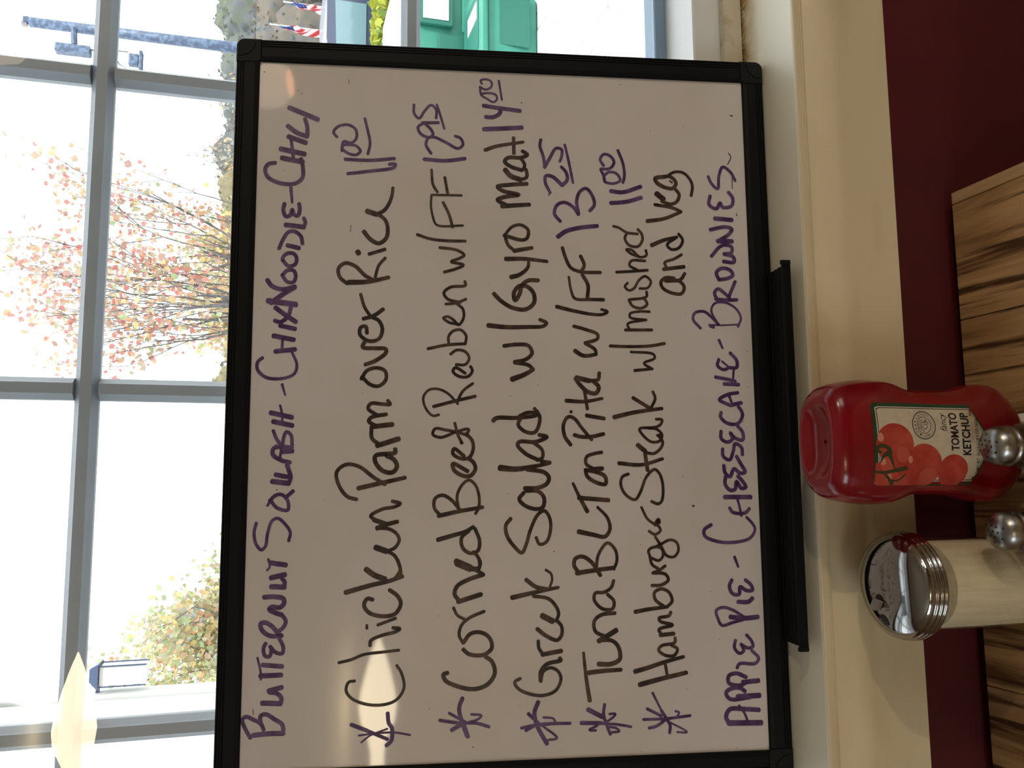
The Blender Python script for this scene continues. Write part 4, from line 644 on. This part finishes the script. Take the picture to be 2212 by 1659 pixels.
MB().bbox(3.70, 4.08, 6.432, 6.449, -.45, -.10, .008).build('raised_panel', m_bin, big)
sm = thing('recycling_bin', 'small green open-topped bin with a white sticker, in front of the large bin', 'bin', (3.5, 6.0, GZ))
mb = MB(); slopebox(mb, 3.22, 3.80, 5.85, 6.35, GZ, -.16, .05, .03); mb.build('bin_body', m_bin, sm, smooth=40)
mb = MB(); slopebox(mb, 3.18, 3.84, 5.80, 6.38, -.158, -.10, .0, .02); mb.build('bin_rim', m_bin, sm, smooth=40)
MB().bbox(3.28, 3.74, 5.87, 6.30, -.099, -.094, .002).build('bin_inside', m_bind, sm)
MB().bbox(3.52, 3.66, 5.91, 6.2, -.0935, -.089, .001).build('sticker', m_stk, sm, label='white sticker')
MB().bbox(3.32, 3.72, 5.862, 5.872, -.5, -.24, .004).build('raised_panel', m_bind, sm)

# foliage -----------------------------------------------------------------
LC = dict(red=rgb(206, 92, 72), orange=rgb(226, 152, 84), yellow=rgb(226, 196, 104), green=rgb(150, 172, 92), olive=rgb(170, 164, 106), tan=rgb(190, 160, 122), grey=rgb(150, 156, 148), dark=rgb(96, 112, 92), lime=rgb(186, 194, 92), rust=rgb(178, 120, 96), blue=rgb(140, 150, 164))
ML = {k: mat('leaf_' + k, tuple(a * .72 + .28 * .60 for a in c[:3]) + (1,), .6, transl=.4) for k, c in LC.items()}  # backlit, overexposed paleness mixed into every leaf colour
m_bark = mat('grey_bark', rgb(118, 116, 116), .85, noise=(30, rgb(92, 88, 86), .4, .6))
def leafgeo(mb, c, s_, rnd):
    n = Vector((rnd.gauss(0, 1), rnd.gauss(0, 1) - .6, rnd.gauss(0, 1))).normalized(); a = n.cross(Vector((rnd.random(), rnd.random(), .3))).normalized(); b = n.cross(a); c = Vector(c)
    P = [(0, -.5), (.42, -.2), (.5, .22), (.2, .28), (0, .6), (-.2, .28), (-.5, .22), (-.42, -.2)]
    mb.add([c + (a * x + b * y) * s_ + n * (abs(x) * .22 * s_) for x, y in P], [(0, 1, 2, 3), (0, 3, 4, 5), (0, 5, 6, 7)])
def branch(mb, tips, p, d, l, r, depth, rnd, up=.25, spread=.6):
    pts = [p]; q = Vector(p); dd = Vector(d)
    for i in range(5):
        dd = (dd + Vector((rnd.uniform(-1, 1), rnd.uniform(-1, 1), rnd.uniform(-1, 1))) * .16 + Vector((0, 0, up * .2))).normalized(); q = q + dd * l / 5; pts.append(q.copy())
        tips.append((q.copy(), depth))
    mb.tube(pts, r, 5 if depth > 1 else 4, r * .45)
    if depth == 0: return
    for k in range(3 if depth > 1 else 4):
        s_ = pts[rnd.randint(2, 5)]; nd = (dd + Vector((rnd.uniform(-1, 1), rnd.uniform(-1, 1), rnd.uniform(-.6, 1))) * spread).normalized(); branch(mb, tips, s_, nd, l * rnd.uniform(.55, .75), r * .5, depth - 1, rnd, up, spread)
def tree(x, y, label, trunk_h, crown_l, r0, depth, nleaf, size, cols, rnd, nbig=0, up=.3, spread=.7, sig=.16, n0=4, lean=(0, 0, 1)):
    t = thing('tree', label, 'tree', (x, y, GZ), group='trees outside the window')
    mb = MB(); tips = []; b0 = Vector((x, y, GZ - .04)); top = b0 + Vector((lean[0] * trunk_h, lean[1] * trunk_h, trunk_h))
    mb.tube([b0, b0.lerp(top, .5) + Vector((.03, 0, 0)), top], r0, 9, r0 * .7)
    for k in range(n0):
        a = 2 * PI * k / n0 + rnd.random(); branch(mb, tips, top - Vector((0, 0, rnd.uniform(0, trunk_h * .25))), Vector((math.cos(a) * spread, math.sin(a) * spread, 1)).normalized(), crown_l * rnd.uniform(.8, 1.1), r0 * .5, depth, rnd, up, spread)
    mb.build('branches', m_bark, t)
    tips = [q for q in tips if q[1] <= max(1, depth - 1)]
    fo = MB(); keys = list(cols)
    for i in range(nleaf):
        q, _ = rnd.choice(tips); hgt = (q.z - top.z) / (crown_l * 2); p = q + Vector((rnd.gauss(0, sig), rnd.gauss(0, sig), rnd.gauss(0, sig)))
        w = [cols[k][0] * (1 + cols[k][1] * hgt) if (1 + cols[k][1] * hgt) > 0 else .01 for k in keys]; fo.mi = rnd.choices(range(len(keys)), w)[0]; leafgeo(fo, p, size * rnd.uniform(.6, 1.25), rnd)
    fo.build('foliage', [ML[k] for k in keys], t, kind='stuff', fix=False)
    if nbig:
        pro = []
        for k in keys: lm = MB(); leafgeo(lm, (0, 0, 0), size * 1.5, rnd); pro.append(lm)
        objs = []; 
        for i in range(nbig):
            q, _ = rnd.choice(tips); p = q + Vector((rnd.gauss(0, sig), rnd.gauss(0, sig) - .15, rnd.gauss(0, sig))); ki = rnd.randrange(len(keys))
            if len(objs) < len(keys): o = pro[len(objs)].build('leaf', ML[keys[len(objs)]], t, fix=False); objs.append(o)
            else: o = dup(objs[ki], t)
            o.location = p; o.rotation_euler = (rnd.uniform(0, 6), rnd.uniform(0, 6), rnd.uniform(0, 6))
    return t
# slender tree right behind the board: red and orange at the top, yellow and green below
tree(1.95, 8.6, 'thin autumn tree with red and orange leaves rising behind the middle of the board', 1.15, 1.75, .05, 3, 2500, .050, dict(red=(2, 1.5), orange=(3, .3), yellow=(3, -.8), green=(2, -1.2), tan=(3, .4), rust=(2, 1), olive=(2, -.5)), random.Random(5), nbig=110, up=.7, spread=.55, sig=.09, n0=6)
tree(3.05, 14.2, 'low yellow and green tree beyond the thin autumn tree, close to the board edge', 1.65, 1.0, .05, 3, 4600, .068, dict(yellow=(4, 0), green=(3, 0), orange=(3, 0), olive=(3, 0), tan=(2, 0), red=(1, 0)), random.Random(21), up=.3, spread=.9, sig=.12, n0=6)
tree(5.3, 12.6, 'nearly bare grey twiggy tree to the right of the thin autumn tree', 1.35, 1.0, .05, 3, 300, .055, dict(grey=(3, 0), tan=(2, 0), orange=(1, 0), yellow=(1, 0)), random.Random(27), up=.5, spread=.75, sig=.05, n0=6)
tree(-1.72, 12.5, 'leafy yellow-green tree behind the left end of the board', 1.35, 1.25, .07, 3, 5200, .075, dict(green=(4, -.3), olive=(4, 0), yellow=(3, 0), tan=(2, .6), grey=(1, 0), orange=(1, 0)), random.Random(9), up=.35, spread=.85, sig=.16, n0=5)
# trees far across the road, each with its own crown
def crownmat(name, cols):
    m = mat(name, cols[0], .9); nt = m.node_tree; b_ = nt.nodes['Principled BSDF']; tc = nt.nodes.new('ShaderNodeTexCoord'); nz = nt.nodes.new('ShaderNodeTexNoise'); nz.inputs['Scale'].default_value = 2.4; nz.inputs['Detail'].default_value = 8; nz.inputs['Roughness'].default_value = .7
    r_ = nt.nodes.new('ShaderNodeValToRGB'); n = len(cols); el = r_.color_ramp.elements
    el[0].position = .36; el[0].color = cols[0]; el[1].position = .64; el[1].color = cols[-1]
    for i in range(1, n - 1): x = el.new(.36 + .28 * i / (n - 1)); x.color = cols[i]
    nt.links.new(tc.outputs['Object'], nz.inputs[0]); nt.links.new(nz.outputs[0], r_.inputs[0]); nt.links.new(r_.outputs[0], b_.inputs['Base Color']); return m
def far_tree(x, y, h, w, label, cols, rnd, n=2600, s_=.13):
    """solid, softly lumpy crown with a fringe of leaves"""
    t = thing('far_tree', label, 'tree', (x, y, GZ), group='trees across the road')
    MB().tube([(x, y, GZ - .04), (x, y, GZ + h * .45)], .14, 7, .1).build('trunk', m_bark, t)
    keys = list(cols); m = crownmat('crown_' + '_'.join(keys), [tuple((c * .6 + .17) * .33 for c in LC[k][:3]) + (1,) for k in keys])
    lumps = [(rnd.uniform(-.28, .28) * w, rnd.uniform(-.15, .15) * w, h * rnd.uniform(.25, .72), rnd.uniform(.14, .22) * w) for _ in range(14)] + [(k * .26 * w, 0, h * .5, .26 * w) for k in (-1, 0, 1)]
    mb = MB(); pts = []
    for (a, b_, c, r_) in lumps:
        bm = bmesh.new(); bmesh.ops.create_icosphere(bm, subdivisions=4, radius=1)
        for q in bm.verts:
            k = r_ * (1 + .22 * noise.noise(q.co * 2.2 + Vector((a, b_, c))) + .16 * noise.noise(q.co * 7 + Vector((c, a, b_)))); q.co = Vector((x + a + q.co.x * k, y + b_ + q.co.y * k * .8, min(GZ + h * .97, max(GZ + .05, GZ + c + q.co.z * k)))); pts.append((q.co.copy(), Vector((a, b_, 0))))
        bm.verts.index_update(); mb.add([q.co[:] for q in bm.verts], [[q.index for q in f_.verts] for f_ in bm.faces]); bm.free()
    mb.build('crown', m, t, smooth=True, kind='stuff')
    fo = MB()
    for i in range(n):
        q = rnd.choice(pts)[0]; fo.mi = rnd.randrange(len(keys)); leafgeo(fo, (min(x + w * .49, max(x - w * .49, q.x + rnd.gauss(0, .10))), min(y + w * .4, max(y - w * .4, q.y + rnd.gauss(0, .10)))), 0) if 0 else leafgeo(fo, (min(x + w * .49, max(x - w * .49, q.x + rnd.gauss(0, .10))), min(y + w * .4, max(y - w * .4, q.y + rnd.gauss(0, .10))), max(GZ + .05, q.z + rnd.gauss(0, .10))), s_ * rnd.uniform(.5, 1.3), rnd)
    fo.build('foliage', [mat('far_leaf_' + k, tuple((c * .6 + .17) * .38 for c in LC[k][:3]) + (1,), .7, transl=.2) for k in keys], t, kind='stuff', fix=False)
def ft(sx, y, top, w, label, keys, seed): far_tree(sx * y, y, top * y + 1.328 - GZ, w, label, {k: 1 for k in keys}, random.Random(seed))
ft(.60, 44, .082, 7.5, 'dull green tree across the road at the right edge of the window', ['dark', 'green', 'grey', 'blue'], 1)
ft(.50, 36, .076, 6.5, 'grey and green tree across the road right of the blue street pole', ['blue', 'grey', 'green', 'grey'], 2)
ft(.40, 46, .074, 7.0, 'grey-brown tree across the road left of the blue street pole', ['blue', 'grey', 'tan', 'grey'], 3)
ft(.56, 28, .030, 5.5, 'low grey shrubby tree behind the flag nearer the board', ['grey', 'tan', 'blue', 'grey'], 4)
ft(.76, 34, .070, 6.5, 'tall grey-green tree across the road beyond the right edge of the window', ['grey', 'green', 'dark'], 5)
ft(.455, 40, .078, 5.5, 'bluish grey tree across the road just behind the blue street pole', ['blue', 'grey', 'blue'], 11)
ft(.33, 34, .073, 5.6, 'yellow and olive tree across the road', ['olive', 'yellow', 'tan'], 6)
ft(.245, 26, .070, 3.9, 'orange-yellow tree across the road left of the yellow and olive one', ['orange', 'yellow', 'tan', 'rust'], 7)
ft(.15, 32, .074, 4.4, 'pale yellow tree low behind the thin autumn tree', ['lime', 'yellow', 'olive'], 8)
# yellow-green hedge behind the bins
hd = thing('hedge', 'clipped yellow-green hedge between the green bins and the parked car', 'hedge', (5, 8.2, GZ))
rh = random.Random(3); fo = MB()
for i in range(5200):
    fo.mi = 0 if rh.random() < .75 else 1; leafgeo(fo, (rh.uniform(2.9, 8), 8.2 + rh.uniform(-.3, .3), GZ + rh.uniform(.5, .99) ** .6 * 1.0 ), .09 * rh.uniform(.6, 1.3), rh)
fo.build('foliage', [mat('hedge_leaf_yellow', rgb(176, 178, 72), .6, transl=.3), mat('hedge_leaf_green', rgb(120, 146, 70), .6, transl=.3)], hd, kind='stuff', fix=False)
MB().bbox(2.9, 8, 8.02, 8.42, GZ - .04, GZ + .88, .1).build('hedge_core', mat('hedge_core', rgb(120, 128, 60), .9), hd)
gr = MB(); rg = random.Random(4)
for i in range(2600):
    fo_ = (rg.uniform(2.2, 7), 7.62 + rg.uniform(-.16, .16), GZ + rg.uniform(0, .75)); leafgeo(gr, fo_, .08 * rg.uniform(.6, 1.3), rg)
tag(gr.build('low_shrubs', mat('shrub_leaf_dark', rgb(92, 110, 78), .7, transl=.3), kind='stuff', fix=False), 'row of dark green shrubs behind the green bins', 'shrubs')
gw = MB(); rg = random.Random(6)
for i in range(420): leafgeo(gw, (3.93 + rg.uniform(-.04, .1), 5.6 + rg.uniform(-.15, .75), GZ + rg.uniform(0, .10)), .05 * rg.uniform(.5, 1.2), rg)
tag(gw.build('weeds', ML['green'], kind='stuff', fix=False), 'green weeds growing along the foot of the small bin', 'weeds')

# parked car beyond the hedge ------------------------------------------------
car = thing('parked_car', 'dark blue parked car seen over the hedge behind the bins', 'car', (5.4, 10.2, GZ))
m_car = mat('blue_car_paint', rgb(66, 76, 104), .3, coat=.5); m_cg = mat('car_glass', rgb(120, 150, 160), .08, spec=.8)
side_ = [(-2.2, .25), (-2.25, .62), (-2.1, .80), (-1.25, .92), (-.62, 1.33), (-.35, 1.40), (.75, 1.40), (1.15, 1.33), (1.75, .95), (2.2, .88), (2.28, .6), (2.2, .25)]
cx0, cy0 = 5.4, 9.3
MB().add([(cx0 + a, cy0, GZ + b) for a, b in side_] + [(cx0 + a, cy0 + 1.7, GZ + b) for a, b in side_], [tuple(range(12)), tuple(range(12, 24))[::-1]] + [(i, (i + 1) % 12, 12 + (i + 1) % 12, 12 + i) for i in range(12)]).build('car_body', m_car, car, smooth=30)
for a in ([(-.98, .96), (-.5, 1.29), (.12, 1.31), (.12, .96)], [(.2, .96), (.2, 1.31), (.8, 1.31), (1.35, .96)]):
    MB().add([(cx0 + x, cy0 - .012, GZ + z) for x, z in a] + [(cx0 + x, cy0 - .001, GZ + z) for x, z in a], [(0, 1, 2, 3), (4, 5, 6, 7), (0, 4, 5, 1), (1, 5, 6, 2), (2, 6, 7, 3), (3, 7, 4, 0)]).build('side_window', m_cg, car)
for wx in (-1.4, 1.35):
    mb = MB(); v = []
    for yy in (-.05, .16):
        for k in range(24): a = 2 * PI * k / 24; v.append((cx0 + wx + .33 * math.cos(a), cy0 + yy, GZ + .27 + .33 * math.sin(a)))
    mb.add(v, [tuple(range(24)), tuple(range(24, 48))[::-1]] + [(i, (i + 1) % 24, 24 + (i + 1) % 24, 24 + i) for i in range(24)]).build('wheel', m_iron, car)
MB().bbox(cx0 - .02 + .3, cx0 + .5, cy0 - .03, cy0 - .013, GZ + .84, GZ + .87, .004).build('door_handle', m_chrome, car)
# white fence, flags
fn = thing('white_fence', 'white post-and-rail fence beyond the parked car', 'fence', (8, 14.5, GZ)); m_wp = mat('white_fence_paint', rgb(228, 230, 230), .6)
for z in (.42, .72, .98): MB().box(3, 13, 14.48, 14.52, GZ + z, GZ + z + .13).build('fence_rail', m_wp, fn)
for k in range(9): MB().bbox(3.2 + k * 1.15, 3.32 + k * 1.15, 14.44, 14.56, GZ - .04, GZ + 1.16, .01).build('fence_post', m_wp, fn)
m_fr = mat('flag_red', rgb(190, 60, 66), .7, transl=.3); m_fw = mat('flag_white', rgb(236, 234, 232), .7, transl=.3); m_fb = mat('flag_blue', rgb(60, 82, 150), .7, transl=.3)
def flag(x, y, zt, lean, label, seed):
    z0 = GZ; h = zt - z0; fl_ = thing('flag', label, 'flag', (x, y, z0), group='flags by the fence')
    top = Vector((x + lean * h, y, zt)); bot_ = Vector((x, y, z0 - .04)); MB().tube([bot_, top], .012, 8).build('flag_pole', m_wp, fl_)
    MB().lathe([(.004, 0), (.018, .012), (.018, .028), (.004, .04)], tuple(top), 10).build('finial', m_wp, fl_)
    rnd = random.Random(seed); NR, NC = 13, 22; Lh = .92
    P = {}
    for i in range(NR * 2 + 1):
        for j in range(NC + 1):
            u = i / (NR * 2); w = j / NC      # cloth hangs along the pole: w runs down the drooping fly, u across the stripes
            z = zt - .10 - w * Lh * (.75 + .25 * u) - u * .10; sw = .035 + .15 * math.sin(w * 2.3 + .2) * (1 - .45 * w)
            P[i, j] = (x + lean * (z - z0) - sw * (u * .9 + .1) + .015 * math.sin(w * 14 + u * 5 + seed), y - .03 + .045 * math.sin(w * 10 + u * 9), z)
    def strip(cells, name, m, off=0):
        mb = MB()
        for i, j in cells: mb.add([Vector(P[i, j]) + Vector((0, off, 0)), Vector(P[i + 1, j]) + Vector((0, off, 0)), Vector(P[i + 1, j + 1]) + Vector((0, off, 0)), Vector(P[i, j + 1]) + Vector((0, off, 0))], [(0, 1, 2, 3)])
        return mb.build(name, m, fl_, fix=False)
    # diagonal stripes as the draped cloth shows them
    red, wht, blu = [], [], []
    for i in range(NR * 2):
        for j in range(NC):
            if j < 7 and i + j < 20: blu.append((i, j))
            elif ((i + 2 * j) // 5) % 2: red.append((i, j))
            else: wht.append((i, j))
    cl_ = strip(red, 'red_stripes', m_fr); strip(wht, 'white_stripes', m_fw); can = strip(blu, 'blue_canton', m_fb)
    mb = MB()
    for i in range(2, 24, 4):
        for j in range(1, 7, 2):
            if i + j < 24:
                c = Vector(P[i, j]) + Vector((0, -.004, 0)); mb.add([c + Vector((.007 * math.cos(k * 2 * PI / 5 + t * 0), 0, .007 * math.sin(k * 2 * PI / 5))) for k in range(5) for t in (0,)], [(0, 1, 2, 3, 4)])
    mb.build('star', m_fw, can, kind='stuff', fix=False)
flag(8.27, 15.0, 1.478, 0.0, 'draped American flag on a white pole, the one nearer the board', 2)
flag(8.73, 15.0, 1.255, 0.0, 'draped American flag on a white pole at the right edge of the view', 5)
wb = MB(); rg = random.Random(8)
for i in range(700): d = Vector((rg.gauss(0, 1), rg.gauss(0, 1), rg.gauss(0, 1))).normalized() * rg.uniform(.5, 1); leafgeo(wb, (8.0 + d.x * .6, 13.9 + d.y * .3, GZ + .72 + d.z * .5), .1, rg)
tag(wb.build('white_bush', mat('white_blossom', rgb(232, 234, 232), .7, transl=.2), kind='stuff', fix=False), 'white flowering bush at the foot of the flags', 'bush')

# street pole with signal head ------------------------------------------------
m_pole = mat('blue_grey_steel', rgb(70, 84, 108), .45, noise=(14, rgb(100, 118, 142), .45, .6))
sp = thing('street_pole', 'blue-grey steel street pole with a side-mounted signal and lantern', 'street pole', (7.72, 15, GZ))
PX = 7.74
MB().lathe([(.135, -.04), (.12, .4), (.095, 3.0), (.082, 5.9)], (PX, 15, GZ), 14).build('pole', m_pole, sp, smooth=True)
MB().box(PX - .03, PX + .07, 14.95, 15.05, 5.34, 5.42).box(PX - .08, PX - .02, 14.95, 15.05, 5.36, 5.44).build('pole_top', m_pole, sp)
MB().tube([(PX, 14.98, 4.66), (PX - .36, 14.9, 4.62)], .05, 8).build('signal_arm', m_pole, sp)
MB().bbox(PX - .52, PX - .38, 14.8, 15.0, 4.36, 4.90, .03).build('signal_head', m_pole, sp)
MB().lathe([(.02, .10), (.07, .07), (.09, .0), (.05, -.10), (.015, -.13)], (PX - .43, 14.9, 4.16), 12).build('bracket_knob', m_pole, sp)
MB().tube([(PX - .40, 14.9, 4.40), (PX - .42, 14.9, 4.26)], .012, 6).build('hanger', m_iron, sp)
MB().bbox(PX - .60, PX - .40, 14.85, 14.97, 3.62, 3.78, .02).build('lantern', m_pole, sp)
MB().bbox(PX - .66, PX - .34, 14.83, 14.99, 3.56, 3.615, .015).build('lantern_cap', m_pole, sp)
MB().tube([(PX - .43, 14.9, 4.03), (PX - .60, 14.9, 3.92), (PX - .69, 14.9, 3.76), (PX - .68, 14.9, 3.60)], .010, 6).build('curved_hook', m_iron, sp)
MB().tube([(PX - .36, 14.9, 4.12), (PX - .37, 14.9, 3.79)], .008, 6).build('hook_rod', m_iron, sp)
MB().lathe([(.01, -.08), (.05, -.02), (.055, .03), (.02, .08)], (PX + .36, 14.95, 4.16), 10).build('camera_pod', m_pole, sp)
MB().tube([(PX, 14.98, 4.20), (PX + .25, 14.96, 4.24), (PX + .35, 14.95, 4.22)], .012, 6).build('pod_arm', m_iron, sp)
# pink streamers hanging high at the right
pk = mat('pink_cloth', rgb(238, 140, 190), .6, transl=.5)
st = thing('pink_streamer', 'pink cloth streamers hanging high outside at the right edge', 'streamer', (6.25, 12.3, 4.4))
for dx, z in ((0, 3.85), (.05, 3.60)):
    mb = MB(); v = []; 
    for i in range(9):
        t = i / 8; v += [(7.05 + dx + t * .65, 12.3, z + .5 + .03 + t * .32 - .10 * math.sin(t * 3)), (7.05 + dx + t * .65, 12.32, z + .5 - .02 + t * .26 - .14 * math.sin(t * 3))]
    mb.add(v, [(2 * i, 2 * i + 1, 2 * i + 3, 2 * i + 2) for i in range(8)]).build('streamer_strip', pk, st, fix=False)
MB().tube([(7.7, 12.3, 5.2), (7.7, 12.31, GZ - .04)], .02, 8).build('streamer_pole', m_wp, st)

# white porch wing at the left, with its lantern -------------------------------
wing = thing('porch_wing', 'white vertical-board porch wall standing outside at the left', 'porch wall', (-.72, 2.0, GZ))
m_porch = mat('white_porch_paint', rgb(222, 224, 222), .55)
y = .95; k = 0
while y < 2.95:
    MB().bbox(-.72, -.63, y, min(y + .197, 3.0), GZ - .04, 2.35, .004).build('board', m_porch, wing); y += .2; k += 1
MB().bbox(-.74, -.618, 2.96, 3.06, GZ - .04, 2.40, .005).build('corner_post', m_porch, wing)
MB().bbox(-1.2, -.40, .95, 3.15, 2.41, 2.50, .01).build('eave', mat('eave_grey', rgb(150, 164, 176), .6), wing)
ln = thing('porch_lantern', 'square porch lantern with a dark blue cap and white panes on the wing corner post', 'lantern', (-.56, 3.01, 1.72)); m_ln = mat('lantern_blue', rgb(52, 74, 110), .4); m_lp = mat('lantern_opal', rgb(232, 236, 234), .3)
lx0, lx1, ly0, ly1, lz0, lz1 = -.598, -.532, 2.97, 3.05, 1.682, 1.815
MB().bbox(lx0 + .004, lx1 - .004, ly0 + .004, ly1 - .004, lz0, lz1, .002).build('pane', m_lp, ln)
for ax in (lx0, lx1 - .004):
    for ay in (ly0, ly1 - .004): MB().box(ax, ax + .004, ay, ay + .004, lz0 - .002, lz1 + .002).build('frame_bar', m_ln, ln)
MB().add([(lx0 - .006, ly0 - .006, lz1 + .002), (lx1 + .006, ly0 - .006, lz1 + .002), (lx1 + .006, ly1 + .006, lz1 + .002), (lx0 - .006, ly1 + .006, lz1 + .002), (-.585, 2.995, lz1 + .032), (-.545, 2.995, lz1 + .032), (-.545, 3.025, lz1 + .032), (-.585, 3.025, lz1 + .032)],
         [(3, 2, 1, 0), (4, 5, 6, 7), (0, 1, 5, 4), (1, 2, 6, 5), (2, 3, 7, 6), (3, 0, 4, 7)]).build('lantern_cap', m_ln, ln)
MB().box(-.6175, lx0 + .003, 3.0, 3.02, lz1 + .003, lz1 + .012).build('wall_bracket', m_ln, ln)
